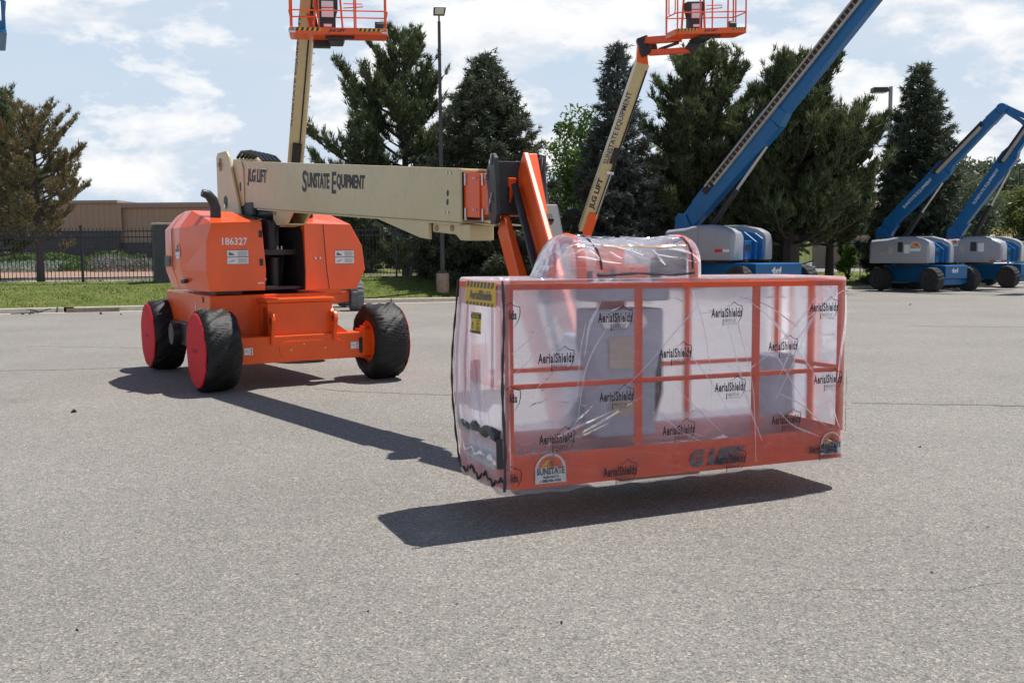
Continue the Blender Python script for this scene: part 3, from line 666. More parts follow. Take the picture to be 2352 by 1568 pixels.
b,h=tree_at(2010,515,55,-.3);broadleaf('leafy_bush',b,h,.9,L_FAR,17,'small grey-green bush right of the arrow sign post',clear=.05,blobs=16,leaf=.09,per=200,trunk=.04,cat='bush')
for i,(px,py,Y,r,lb) in enumerate([(2150,428,150,9,'distant rounded tree just right of the conical spruce'),(2262,372,165,11,'large distant tree seen between the two blue booms'),(2370,400,170,11,'distant dark tree mass at the far right edge')]):
    b,h=tree_at(px,py,Y,farz(30,Y)-.5);broadleaf('far_tree',b,h,r,L_FAR,30+i,lb,clear=.05,blobs=42,leaf=.55,per=260,trunk=.4,group='distant trees on the right')
for i,(px,py,Y,r,m_,lb) in enumerate([(800,470,82,5,L_SPR,'dark tree beyond the fence under the cream boom, beside the storage building'),(905,470,112,8,L_FAR,'far leafy tree above the storage sign'),(1040,450,95,8,L_PINED,'far dark tree behind the light pole base'),(1220,420,88,7,L_PINED,'far dark tree behind the jib of the near lift'),(1500,330,75,6,L_PINED,'far dark tree filling the gap between the blue spruce and the tall dark pine'),(1730,330,72,6,L_PINED,'far dark tree between the two pines on the right'),(1700,440,62,4.5,L_PINED,'low far dark tree above the large blue lift')]):
    b,h=tree_at(px,py,Y,FZ);broadleaf('far_tree',b,h,r,m_,40+i,lb,clear=.12,blobs=46,leaf=.3,per=260,trunk=.3,group='trees beyond the fence')
# planting bed in front of the building
def far(px,Y): p=aty(px,600,Y);return A(p[0],Y,FZ+.15+(Y-74.35)*.014)
bank('juniper_bank',[far(-150,98),far(60,98),far(330,98)],3.5,1.65,L_JUN,1,'dark green juniper bank in front of the block wall','shrubs',n=11000,leaf=.28)
bank('silver_plants',[far(-120,90),far(150,90)],5,1.0,L_SIL,2,'silvery grey-green plants in the bed at far left','plants',n=7000,leaf=.2,spiky=.8)
bank('green_plants',[far(130,91),far(240,91)],4,1.05,L_JUN,3,'light green plants between the silvery and the purple ones','plants',n=3500,leaf=.2,spiky=.6)
bank('lavender_plants',[far(225,90),far(420,90)],5,1.35,L_LAV,4,'purple flowering plants in the bed beside the dark pillar','plants',n=8000,leaf=.2,spiky=1.2)
bank('hedge',[far(700,99),far(1100,99)],5,2.6,L_PINED,5,'dark shrubs beyond the road behind the storage sign','shrubs',n=9000,leaf=.35)
mb=MB();mb.add([(-12,76,FZ+.2),(8,76,FZ+.2),(8,99,FZ+.62),(-12,99,FZ+.62)],[(0,1,2,3)]);tag(mk('far_lawn',mb,HILL),kind='structure')

# ---------------------------------------------------------------- street furniture
# light pole with concrete base
b=atg(1017,670);best=None
for t_ in np.linspace(.02,.95,90):
    p=lawnz(-2.45,t_);v=p-EYE;yy=784+F*(v@CDA)/(v@_f)
    if best is None or abs(yy-669)<best[0]: best=(abs(yy-669),p)
LPY=best[1][1];b=aty(1017,640,LPY);b=A(b[0],LPY,best[1][2])
root=thing('light_pole',b,'tall dark floodlight pole on a round concrete base between the pines','light pole')
top=aty(1000,50,LPY)
mb=MB();zc=aty(1017,627,LPY)[2];mb.revolve([(-.3,.225),(zc-b[2]-.02,.225),(zc-b[2],.205)],b,(0,0,1),28);mk('concrete_base',mb,CONCB,root,smooth=True)
mb=MB();mb.box((b[0]-.15,b[1]-.15,zc+.002),(b[0]+.15,b[1]+.15,zc+.10));mk('base_plate',mb,BLK,root,bevel=.01)
mb=MB();mb.beam((b[0],b[1],zc+.08),(b[0],b[1],top[2]),.145,.145,.10,.10,side=(1,0.1,0));mk('pole',mb,POLE,root,bevel=.01)
mb=MB();mb.cyl((b[0],b[1],top[2]-.02),(b[0],b[1],top[2]+.18),.03,10);mk('bracket',mb,POLE,root)
hc=A(b[0]+.02,b[1],top[2]+.33);Mx=lambda x,y,z:hc+un([1,.12,0])*x+un([-.12,1,0])*y+A(0,0,1)*z
mb=MB();mb.box8([Mx(-.21,-.05,-.15),Mx(.17,-.05,-.15),Mx(.17,.2,-.10),Mx(-.21,.2,-.10),Mx(-.20,-.2,.10),Mx(.22,-.2,.10),Mx(.22,.18,.17),Mx(-.20,.18,.17)]);mk('lamp_head',mb,POLE,root,bevel=.015)
q=[Mx(-.155,-.215,.07),Mx(.165,-.215,.07),Mx(.13,-.085,-.11),Mx(-.165,-.085,-.11)]
mb=MB();mb.add([p+A(0,-.012,0) for p in q]+q,[(0,1,2,3),(0,4,5,1),(1,5,6,2),(2,6,7,3),(3,7,4,0)]);mk('lens',mb,LENSM,root)
# right grey pole with flat head
b=aty(2036,600,56);top=aty(2046,199,56);b=A(top[0],56,FZ)
root=thing('light_pole',b,'grey steel light pole with a black box head beside the conical spruce','light pole')
mb=MB();mb.beam(b,top,.17,.17,side=(1,0,0));mk('pole',mb,POLEG,root,bevel=.01)
c=top+A(-.62,0,-.22);mb=MB();mb.box8([c+A(*q) for q in ((-.42,-.3,-.1),(.42,-.3,-.1),(.42,.3,-.1),(-.42,.3,-.1),(-.40,-.28,.16),(.4,-.28,.16),(.4,.28,.16),(-.4,.28,.16))]);mk('lamp_head',mb,BLK,root,bevel=.03)
mb=MB();mb.box(tuple(c+A(-.3,-.22,-.125)),tuple(c+A(.3,.22,-.101)));mk('lens',mb,LENSM,root)
mb=MB();mb.box(tuple(c+A(.42,-.05,-.02)),tuple(c+A(.56,.05,.1)));mk('arm',mb,BLK,root)
# far black lamp post at the right edge
b=aty(2342,560,120);b[2]=farz(b[0],120);t=aty(2342,386,120)
root=thing('light_pole',b,'distant thin black lamp post at the right frame edge','light pole')
mb=MB();mb.cyl(b,t,.16,8,.09);mk('pole',mb,IRON,root);mb=MB();mb.beam(t,t+A(1.6,0,.9),.12,.12);mk('arm',mb,IRON,root)
# arrow sign
c=aty(1979,497,50);root=thing('road_sign',(c[0],c[1],FZ),'white square road sign with black arrows on a thin post','sign')
mb=MB();mb.cyl((c[0],c[1]+.03,FZ),(c[0],c[1]+.03,c[2]+.2),.03,8);mk('post',mb,POLEG,root)
mb=MB();mb.box((c[0]-.25,c[1]-.012,c[2]-.27),(c[0]+.25,c[1]+.012,c[2]+.27));mk('panel',mb,SGN,root)
fr=frame((c[0],c[1]-.012,c[2]),(1,0,0),(0,0,1),(0,-1,0))
mb=MB()
for pl in ([(-.19,.2),(-.07,.2),(-.07,.08),(-.13,-.02),(-.19,.08)],[(-.06,-.2),(0,-.22),(.06,-.05),(.12,.08),(.2,.12),(.2,.2),(.08,.2),(-.02,.12),(.04,.06),(-.02,-.06)]): mb.prism(pl,fr,0,.003)
mk('arrow_print',mb,INK,root)
# storage sign, hydrant
c=aty(873,570,88);root=thing('storage_sign',(c[0],c[1],FZ+.3),'dark storage sign with pale letters beyond the road, behind the hydrant','sign')
mb=MB();mb.box((c[0]-1.35,c[1],FZ+.2),(c[0]+1.0,c[1]+.5,c[2]+.75));mk('panel',mb,DKSIGN,root,bevel=.03)
mb=MB();mb.box((c[0]+1.003,c[1]-.05,FZ+.2),(c[0]+1.3,c[1]+.55,c[2]+.55));mk('stone_end',mb,CONC,root)
fr=frame((c[0],c[1],c[2]),(1,0,0),(0,0,1),(0,-1,0));mb=MB()
add_text(mb,'PRIVATE',2.0,.30,fr,(-.15,.5));add_text(mb,'STORAGE',2.0,.30,fr,(-.15,.05));add_text(mb,'855-459-8531',2.0,.22,fr,(-.15,-.33));mk('lettering',mb,SGN,root)
c=aty(881,594,86);zb=FZ+.35;root=thing('fire_hydrant',(c[0],c[1],zb),'pale yellow fire hydrant in front of the storage sign','hydrant')
mb=MB();mb.revolve([(0,.2),(.06,.2),(.07,.12),(.5,.12),(.52,.16),(.58,.16),(.6,.13),(.7,.09),(.76,.03),(.8,.03)],(c[0],c[1],zb),(0,0,1),14);mk('barrel',mb,HYD,root,smooth=True)
mb=MB();mb.cyl((c[0]-.24,c[1],zb+.45),(c[0]+.24,c[1],zb+.45),.07,10);mb.cyl((c[0],c[1]-.22,zb+.4),(c[0],c[1],zb+.4),.085,10);mk('nozzle',mb,HYD,root,smooth=True)
# wheel stop lying against the kerb
a=atg(201,712);b2=atg(320,709)
a=kerb_at(a[0])+A(0,-.12,.0);b2=kerb_at(b2[0])+A(0,-.12,.0);ctr=(a+b2)/2
mb=MB();d=un(b2-a);n=A(-d[1],d[0],0);prof=[(-.09,0),(-.06,.115),(.05,.115),(.09,0)]
mb.loft([[p+n*q+A(0,0,z+.005) for q,z in prof] for p in (a,b2)]);o=mk('wheel_stop',mb,WOODG,bevel=.012);tag(o,'weathered brown wheel stop lying against the left kerb','wheel stop')
# fallen twigs and dirt clumps
rng=np.random.default_rng(3)
for px,py,l,lab in ((60,723,.35,'small dark twig by the kerb at far left'),(85,720,.5,'larger dark dead branch lying against the kerb')):
    p=atg(px,py,.01);mb=MB()
    for k in range(5): q=p+A(*rng.uniform(-.12,.12,2),0.02);mb.tube([q,q+A(rng.uniform(-l,l)*.5,rng.uniform(-.1,.1),.03),q+A(rng.uniform(-l,l),rng.uniform(-.15,.15),.02+.12*(l>.4)*rng.random())],.012,5)
    tag(mk('dead_twig',mb,BARK),lab,'twig')
mb=MB()
for px,py,s in [(170,947,.02),(1050,1386,.005),(2112,1027,.008),(2268,1211,.006),(682,1318,.006),(845,1405,.005),(175,1448,.006),(1288,1430,.01),(597,1158,.006),(2145,1315,.01),(230,722,.03),(276,723,.03),(2090,700,.02)]:
    p=atg(px,py,0);v=[p+A(*(rng.normal(size=3)*s)) +A(0,0,s*.4) for _ in range(6)]
    mb.add(v,[(0,1,2),(1,2,3),(2,3,4),(3,4,5),(0,2,4),(1,3,5),(0,1,5),(0,4,5)])
tag(mk('debris',mb,BARK),'scattered specks of debris lying on the asphalt','debris',kind='stuff')
# parked white car on the rise behind the trees
def car(px,py,Y,lab):
    c=aty(px,py,Y);root=thing('parked_car',c,lab,'car')
    fr=lambda a,b,t:c+A(a,t,b)
    mb=MB();mb.prism([(-2.2,.3),(-2.2,.85),(-1.5,1.0),(-.9,1.5),(.8,1.5),(1.4,1.0),(2.2,.9),(2.25,.3)],fr,0,1.7);mk('body',mb,CARW,root,bevel=.06)
    mb=MB();mb.prism([(-1.35,1.02),(-.85,1.42),(.72,1.42),(1.2,1.02)],fr,-.01,0);mk('window',mb,GLS,root)
    for x in(-1.4,1.4):
        mb=MB();mb.cyl(c+A(x,-.02,.32),c+A(x,.2,.32),.32,16);mk('wheel',mb,RUB,root)
mnd=aty(900,523,118)
sheet('embankment',[mnd[0]-22,mnd[0]-12,mnd[0]+8,mnd[0]+16],[108,114,132],lambda x,y:(mnd[2] if mnd[0]-15<x<mnd[0]+12 and y>110 else farz(x,y)-.1),HILL)
car(880,520,118,'white car on the rise behind the fence, left one under the cream boom')
car(938,524,117,'white car on the rise behind the fence, right one under the cream boom')
# right background: wall, path, pillar, barrier, banner
def fp(px,py,Y): return aty(px,py,Y)
a=fp(2222,507,128);b=fp(2400,507,128);t=fp(2222,488,128)
mb=MB();mb.box((a[0],128,a[2]-.8),(b[0],128.3,t[2]));tag(mk('retaining_wall',mb,CONC),'pale far wall beyond the green slope at right','wall')
V=[fp(2225,517,120),fp(2300,521,112),fp(2400,518,110),fp(2400,522,106),fp(2300,526,107),fp(2225,522,116)]
mb=MB();mb.add([A(p[0],p[1],farz(p[0],p[1])+.12) for p in V],[(0,1,2,3,4,5)]);tag(mk('footpath',mb,CONC),kind='structure')
a=fp(2254,545,72);root=thing('stone_pillar',(a[0],72,FZ),'squat brown stone pillar on the green slope behind the blue lifts','pillar')
t=fp(2254,528,72);mb=MB();mb.box((a[0]-.45,71.6,FZ-.1),(a[0]+.45,72.4,t[2]));mk('shaft',mb,ROOFM,root,bevel=.02);mb=MB();mb.box((a[0]-.52,71.5,t[2]+.002),(a[0]+.52,72.5,t[2]+.1));mk('cap',mb,CONC,root)
a=fp(2280,560,66);b=fp(2400,556,66);t=fp(2280,530,66)
root=thing('mesh_barrier',a,'orange mesh barrier beyond the rightmost blue lift','barrier')
mb=MB()
for k in range(26): x=a[0]+(b[0]-a[0])*k/25;mb.beam((x,66,a[2]-.6),(x,66,t[2]),.03,.03,side=(1,0,0))
for k in range(9): z=a[2]-.5+(t[2]-a[2]+.5)*k/8;mb.beam((a[0],66.02,z),(b[0],66.02,z),.03,.03)
mk('mesh_panel',mb,ORB,root)
a=fp(2322,640,56);t=fp(2322,549,56);root=thing('banner_sign',(a[0],56,a[2]),'black-framed white banner sign with printed text at the right edge','sign')
zt=t[2];x0=fp(2318,600,56)[0];x1=x0+2.6
mb=MB();mb.box((x0-.08,56,FZ),(x0,56.08,zt));mb.box((x1,56,FZ),(x1+.08,56.08,zt));mb.box((x0-.08,55.99,zt+.002),(x1+.08,56.09,zt+.1));mb.box((x0+.001,56.01,FZ+.6),(x1-.001,56.07,FZ+.68));mk('frame',mb,IRON,root)
mb=MB();mb.box((x0+.12,56.02,FZ+.72),(x1-.12,56.05,zt-.12));mk('banner',mb,SGN,root)
fr=frame(((x0+x1)/2,56.02,(zt+FZ)/2+.3),(1,0,0),(0,0,1),(0,-1,0));mb=MB()
for s,z,hh in (('RENTALS AND SERVICE',.62,.13),('BOOM LIFTS',.38,.16),('FOR RENT',.12,.16)): pass
for z in (.62,.40,.20): mb.prism([(-1.05,z-.05),(.95,z-.05),(.95,z+.05),(-1.05,z+.05)],fr,0,.002)
mb.prism([(-1.0,-.75),(-.6,-.75),(-.45,-.3),(-.8,-.2),(-1.05,-.35)],fr,0,.002);mb.prism([(-.3,-.75),(.9,-.75),(.9,-.35),(.2,-.2),(-.3,-.3)],fr,0,.002)
mk('printed_block',mb,INKG,root)
# brown house roof glimpsed
c=fp(1972,478,95);root=thing('house',(c[0],95,FZ),'brown-roofed house glimpsed above the arrow sign','house')
mb=MB();mb.box((c[0]-2.5,95,FZ),(c[0]+3,101,c[2]-.3));mk('wall',mb,TANW,root)
fr=lambda a_,b_,t_:A(c[0]+t_,a_,b_);mb=MB();mb.prism([(94.2,c[2]-.3),(98,c[2]+1.6),(101.8,c[2]-.3)],fr,-3,3.5);mk('roof',mb,ROOFM,root)

# ================================================================ LIFTS
def rrect(L,S,r,n=5):
    """closed rounded rectangle (s,t) from corner (0,0) counter-clockwise starting on the front side"""
    P=[]
    for (cx,cy,a0) in ((L-r,r,-90),(L-r,S-r,0),(r,S-r,90),(r,r,180)):
        for k in range(n+1):
            a=R_(a0+90*k/n);P.append((cx+r*math.cos(a),cy+r*math.sin(a)))
    return P
def hazard(root,fr,x0,x1,y0,y1,n,sl=.05):
    mb=MB();mb.prism([(x0,y0),(x1,y0),(x1,y1),(x0,y1)],fr,0,.001);o=mk('hazard_tape',mb,YEL,root)
    mb=MB();w=(x1-x0)/n
    for k in range(n): a=x0+w*k;mb.prism([(a,y0),(a+w*.5,y0),(min(a+w*.5+sl*.6,x1),y1),(a+sl*.6,y1)],fr,.0015,.0025)
    mk('hazard_stripe',mb,INK,root)
def dome_logo(root,fr,cx,cy,w,big=True):
    """white arched sticker with desert sunset emblem and SUNSTATE lettering"""
    h=w*.86;mb=MB()
    arc=[(cx+w/2*math.cos(a),cy+h*.02+(h*.55)*math.sin(a)) for a in np.linspace(0,math.pi,20)]
    mb.prism([(cx-w/2,cy-h*.45),(cx+w/2,cy-h*.45)]+arc,fr,0,.0012);mk('sticker',mb,WHT,root)
    mb=MB();ar=[(cx+w*.40*math.cos(a),cy+h*.10+(h*.40)*math.sin(a)) for a in np.linspace(0,math.pi,16)]
    mb.prism(ar,fr,.0014,.0022);mk('sunset_print',mb,ORG,root)
    mb=MB();o=[];i=[]
    for a in np.linspace(math.pi,math.pi*.38,12): o.append((cx+w*(.02+.32*math.cos(a)),cy+h*.10+h*.27*math.sin(a)));i.append((cx+w*(.04+.18*math.cos(a)),cy+h*.10+h*.20*math.sin(a)))
    mb.prism(o+i[::-1],fr,.0024,.003);mk('swirl_print',mb,YEL,root)
    mb=MB()
    mb.prism([(cx+w*.03,cy+h*.1),(cx+w*.07,cy+h*.1),(cx+w*.07,cy+h*.42),(cx+w*.03,cy+h*.42)],fr,.0032,.0036)
    mb.prism([(cx-w*.04,cy+h*.24),(cx+w*.14,cy+h*.24),(cx+w*.14,cy+h*.36),(cx+w*.115,cy+h*.36),(cx+w*.115,cy+h*.27),(cx-w*.015,cy+h*.27),(cx-w*.015,cy+h*.38),(cx-w*.04,cy+h*.38)],fr,.0034,.0038)
    add_text(mb,'SUNSTATE',w*.9,h*.24,lambda a,b:fr(a,b,.003),(cx,cy-h*.03),bold=.035)
    if big:
        add_text(mb,'Equipment Co.',w*.52,h*.11,lambda a,b:fr(a,b,.003),(cx+w*.02,cy-h*.235),bold=.03);add_text(mb,'1-888-456-4560',w*.66,h*.10,lambda a,b:fr(a,b,.003),(cx,cy-h*.36),bold=.03)
    mk('lettering',mb,INK,root)
CONS=pm('console_haze_tint',(.34,.38,.47),.5)  # dark parts under the film, coloured pale blue-grey to imitate its haze
def basket(root,m,u,w,L,S,h,posts=(0.02,.36,.7,1.0),rail_r=.024,main=False,metal=ORG,kick=.15,console=True):
    """platform sub-assembly; m bottom near-left corner; u along the long side, w towards the boom"""
    m=A(*m);u=A(*u);w=A(*w);up=A(0,0,1)
    P=lambda s,t,z:m+u*s+w*t+up*z
    RR=rrect(L,S,.10)
    mb=MB()
    # floor pan and kick plate as one shell
    secs=[[P(s,t,0) for s,t in rrect(L,S,.08)],[P(s,t,kick) for s,t in RR]]
    mb.loft(secs,cap=False)
    mb.loft([[P(s,t,kick) for s,t in RR],[P(.004+s*(L-.008)/L,.004+t*(S-.008)/S,kick) for s,t in RR],[P(.004+s*(L-.008)/L,.004+t*(S-.008)/S,.03) for s,t in RR]],cap=False)
    n=len(RR);vs=[P(s,t,.0) for s,t in rrect(L,S,.08)];mb.add(vs,[tuple(range(n))[::-1]])
    vs=[P(.004+s*(L-.008)/L,.004+t*(S-.008)/S,.03) for s,t in RR];mb.add(vs,[tuple(range(n))])
    pf=mk('platform',mb,metal,root,bevel=.004)
    if main:
        mb=MB();vs=[P(.012+s*(L-.024)/L,.012+t*(S-.024)/S,.034) for s,t in RR];mb.add(vs,[tuple(range(n))]);mk('deck_plate',mb,GHD,pf)
    mb=MB();mb.tube([P(s,t,h-rail_r) for s,t in RR],rail_r*1.05,4 if main else 8,closed=True,sq=main);mk('top_rail',mb,metal,pf,smooth=not main,bevel=.005 if main else 0)
    mb=MB();mb.tube([P(s,t,h*.50) for s,t in RR],rail_r*.8,4 if main else 8,closed=True,sq=main);mk('mid_rail',mb,metal,pf,smooth=not main,bevel=.004 if main else 0)
    pp=[];
    for f in posts: pp.append((f*L,.012) if .05<f<.95 else ((.04,.028) if f<.5 else (L-.04,.028)))
    for f in (.02,.68,.985): pp.append((f*L,S-.012) if .05<f<.95 else ((.04,S-.028) if f<.5 else (L-.04,S-.028)))
    pp+=[(.012,S*.85),(L-.012,S*(.5 if main else .85))]
    for s,t in pp:
        s=min(max(s,.012),L-.012)
        mb=MB();mb.beam(P(s,t,kick-.02),P(s,t,h-.02),rail_r*1.75,rail_r*1.5,side=u);mk('post',mb,metal,pf,bevel=.006)
    # gate loop on the short left side
    mb=MB();g=[P(0,S*.68,h-.06),P(0,S*.68,h*.55),P(0,S*.60,h*.52),P(0,S*.28,h*.50),P(0,S*.2,h*.53),P(0,S*.17,h*.6),P(0,S*.17,h-.06)]
    mb.tube([q+u*.018 for q in g],rail_r*.8,8);mk('gate_frame',mb,metal,pf,smooth=True)
    if console:
        mb=MB();c0=L*(.425 if main else .38);fr=lambda a,b,t_:P(c0+a,S-.05+t_,b)
        mb.prism([(-.2,.16),(.22,.16),(.22,.55),(.28,.75),(.28,.98),(-.26,.98),(-.26,.75),(-.2,.55)],fr,-.22,0);mk('control_box',mb,CONS if main else BLK,pf,bevel=.02)
        if main:
            f7=lambda a,b,t_:P(c0+a,S-.275+t_,b)
            for a_ in (-.14,-.02,.10):
                mb=MB();mb.cyl(P(c0+a_,S-.285,.90),P(c0+a_,S-.268,.90),.042,18);mk('gauge',mb,WHT,pf)
            mb=MB();mb.prism([(-.13,.60),(.10,.60),(.10,.80),(-.13,.80)],f7,-.004,0);mb.prism([(-.12,.30),(.06,.30),(.06,.40),(-.12,.40)],f7,-.004,0);mk('data_plate',mb,TANT,pf)
            mb=MB();mb.tube([P(c0+.2,S-.1,.9),P(c0+.36,S-.08,.8),P(c0+.38,S-.06,.4),P(c0+.3,S-.05,.15)],.018,8);mb.tube([P(c0+.2,S-.1,.8),P(c0+.32,S-.1,.6),P(c0+.34,S-.06,.3),P(c0+.3,S-.05,.12)],.014,8);mk('cable',mb,BLK,pf,smooth=True)
        if not main:
            mb=MB();fr=lambda a,b,t_:P(c0+a,S-.275+t_,b);mb.prism([(-.13,.52),(.17,.52),(.17,.92),(-.13,.92)],fr,-.003,0);mb.prism([(-.08,.28),(.12,.28),(.12,.35),(-.08,.35)],fr,-.003,0);mk('data_plate',mb,WHT,pf)
            mb=MB();mb.prism([(-.13,.74),(.17,.74),(.17,.77),(-.13,.77)],fr,-.006,-.004);mk('plate_print',mb,REDR,pf)
            for s_ in (-.34,.4):
                mb=MB();mb.beam(P(c0+s_,S-.06,kick),P(c0+s_*.8,S-.1,h+.2),.05,.05,side=u);mk('guard_post',mb,metal,pf,bevel=.006)
            mb=MB();mb.tube([P(c0+.42,S-.1,h-.25),P(c0+.9,S-.1,h-.25),P(c0+.92,S-.1,h-.32),P(c0+.42,S-.1,h-.36)],.014,6);mk('guard_bar',mb,metal,pf)
            mb=MB();mb.box8([P(*q) for q in ((L-.30,S-.32,.1),(L-.09,S-.32,.1),(L-.09,S-.12,.1),(L-.30,S-.12,.1),(L-.30,S-.32,.36),(L-.09,S-.32,.36),(L-.09,S-.12,.46),(L-.30,S-.12,.46))]);mk('document_box',mb,BLK,pf,bevel=.012)
            # swivel bracket below
            mb=MB();mb.box8([P(*q) for q in ((L*.40,S*.35,-.11),(L*.54,S*.35,-.11),(L*.54,S+.15,-.13),(L*.40,S+.15,-.13),(L*.38,S*.3,-.004),(L*.56,S*.3,-.004),(L*.56,S+.15,-.004),(L*.38,S+.15,-.004))])
            mb.beam(P(L*.36,S*.3,-.05),P(L*.66,S*.25,-.04),.06,.07);mk('swivel_bracket',mb,BLK,pf,bevel=.008)
    return pf,P
def wheel(root,c,ax,Rr,w,tyre=RUB,rim=GRYBOX,lug=True,name='wheel',n=40):
    """c centre of the tyre, ax outward axis"""
    c=A(*c);ax=un(ax)
    def fn(t,r,th):
        if lug and r>Rr*.93: 
            k=(math.sin(th*20+ (1.2 if t>0 else -1.2))>.0)
            return (r*(1.0 if k else .955),t)
        return (r,t)
    mb=MB();mb.revolve([(-w*.45,Rr*.58),(-w*.5,Rr*.72),(-w*.48,Rr*.93),(-w*.36,Rr*.985),(-w*.02,Rr),(w*.02,Rr),(w*.36,Rr*.985),(w*.48,Rr*.93),(w*.5,Rr*.72),(w*.45,Rr*.58)],c,ax,80 if lug else n,fn)
    o=mk(name,mb,tyre,root)
    mb=MB();mb.revolve([(w*.20,Rr*.10),(w*.34,Rr*.14),(w*.36,Rr*.2),(w*.24,Rr*.26),(w*.2,Rr*.48),(w*.43,Rr*.56),(w*.455,Rr*.585),(w*.44,Rr*.60)][::-1],c,ax,30);mk('rim',mb,rim,o,smooth=True)
    return o

# ---- main orange lift -------------------------------------------------------
ma=.5438;U=A(math.cos(ma),math.sin(ma),0);V_=A(-math.sin(ma),math.cos(ma),0);M0=A(-3.372,11.31,0)
WB,TR,WD=2.5775,2.043,.9414
main=thing('boom_lift',M0+U*TR/2+V_*WB/2,'near orange boom lift with cream boom, fabric-covered wheels and number 186327','boom lift','orange and cream boom lifts')
C3=lambda a,b,z:M0+U*a+V_*b+A(0,0,z)
mn_=mn
def sock(c,ax,seed):
    c=A(*c);ax=un(ax);R0=WD/2;w=.42
    prof=[(-w*.46,.55),(-w*.52,.72),(-w*.5,.88)]+[(-w*.42,.955),(-w*.3,.985)]+[(w*q,1.0) for q in(-.22,-.15,-.08,-.01,.06,.13,.2,.27)]+[(w*.34,.985),(w*.42,.95),(w*.475,.90)]
    def fn(t,r,th):
        # gathered cloth: ridges run across the tread at a slant, flattened where the tyre meets the ground
        rr=r*R0
        if r>.6:
            q=th*1.0+t*2.2
            d=.020*mn_.noise(Vector((math.cos(q)*3.5+seed,math.sin(q)*3.5,t*3)))
            for sc_,am in ((6,.022),(13,.011)):
                g=mn_.noise(Vector((math.cos(q)*sc_,math.sin(q)*sc_+seed,t*2.0+seed)));d+=am*(max(0,1-abs(g)*5)-.3)
            rr+=d*(.5 if r<.9 else 1)-.012
            t=t+.012*mn_.noise(Vector((math.cos(th)*2.5,seed+math.sin(th)*2.5,r*4)))
        return rr,t
    mb=MB();n=220;a=np.cross(ax,[0,0,1.]);a=un(a);b=np.cross(ax,a);vs=[];fs=[]
    for i,(t,r) in enumerate(prof):
        for k in range(n):
            th=2*math.pi*k/n;rr,tt=fn(t,r,th);p=c+ax*tt+rr*(math.cos(th)*a+math.sin(th)*b);p[2]=max(p[2],.003)
            vs.append(p)
    for i in range(len(prof)-1):
        for k in range(n): k2=(k+1)%n;fs.append((i*n+k,i*n+k2,(i+1)*n+k2,(i+1)*n+k))
    mb.add(vs,fs);wl=mk('wheel',mb,NYL,main,smooth=False)
    wl.data.shade_smooth()
    mb=MB();mb.revolve([(w*.468,.905*R0),(w*.50,.88*R0),(w*.515,.6*R0),(w*.51,.02)],c,ax,48,lambda t,r,th:(r,t+.006*mn_.noise(Vector((math.cos(th)*r*9,math.sin(th)*r*9,seed)))));mk('red_fabric_disc',mb,REDD,wl,smooth=True)
    mb=MB();mb.revolve([(-w*.40,.56*R0),(-w*.44,.5*R0),(-w*.30,.40*R0),(-w*.35,.2*R0),(-w*.36,.02)],c,ax,32);mk('hub',mb,ORG,wl,smooth=True)
    # faint printed emblem on the disc
    f=frame(c+ax*(w*.515),-a if (a@A(1,0,0))<0 else a,(0,0,1),ax,.004);mb=MB()
    add_text(mb,'TIRESOCKS',.20,.045,f,(0,.0),shear=.3);mk('faint_print',mb,pm_faint,wl)
    return wl
pm_faint=pm('faint_dark_red',(.30,.01,.015),.7,var=.05)
for (a,b,s,sd) in ((0,0,-1,1),(TR,0,1,2),(0,WB,-1,3),(TR,WB,1,4)): sock(C3(a,b,WD/2),U*s,sd*3.7)
# chassis
ch=MB();ch.box((.05,.30,.42),(TR-.55,WB-.05,1.07),C3);chassis=mk('chassis',ch,ORG,main,bevel=.012)
mb=MB();mb.box((.62,-.04,.50),(1.41,.297,.98),C3);mb.box((.60,-.07,.98+.001),(1.43,.297,1.03),C3);mk('front_box',mb,ORG,chassis,bevel=.012)
mb=MB();mb.prism([(.25,.29),(1.80,.29),(1.80,.60),(.25,.60)],lambda a,b,t:C3(a,t,b),-.10,.16);mk('front_axle',mb,ORG,chassis,bevel=.012)
mb=MB();mb.box((.25,WB-.12,.29),(1.8,WB+.12,.60),C3);mk('rear_axle',mb,ORG,chassis,bevel=.012)
mb=MB();  # pill-shaped cover plate on the axle
pts=[(.82+.10*math.cos(a),.43+.10*math.sin(a)) for a in np.linspace(math.pi/2,3*math.pi/2,10)]+[(1.42+.10*math.cos(a),.43+.10*math.sin(a)) for a in np.linspace(-math.pi/2,math.pi/2,10)]
mb.prism(pts,lambda a,b,t:C3(a,t,b),-.108,-.101);mk('cover_plate',mb,ORG,chassis,bevel=.002)
mb=MB()
for a in(.86,1.02,1.28): mb.cyl(C3(a,-.108,.43+.02*(a==1.02)*3),C3(a,-.114,.43+.02*(a==1.02)*3),.010,8)
mk('bolt',mb,STEEL,chassis)
for a in (.64,1.40):     # lugs with eyes
    mb=MB();ring=[(math.cos(t),math.sin(t)) for t in np.linspace(0,2*math.pi,20,endpoint=False)]
    fr=lambda x,y,t,a=a:C3(a+t,x,y)
    mb.prism([(.16,.50),(-.12,.50),(-.14,.62)]+[(-.115+.075*math.cos(t),.78+.09*math.sin(t)) for t in np.linspace(math.pi*1.2,math.pi*.3,9)]+[(.0,.93),(.16,.93)],fr,-.02,.02);mk('lug',mb,ORG,chassis,bevel=.005)
    mb=MB();mb.prism([(-.11+.028*x,.78+.040*y) for x,y in ring],fr,-.0215,.0215);mk('lug_eye',mb,BLK,chassis)
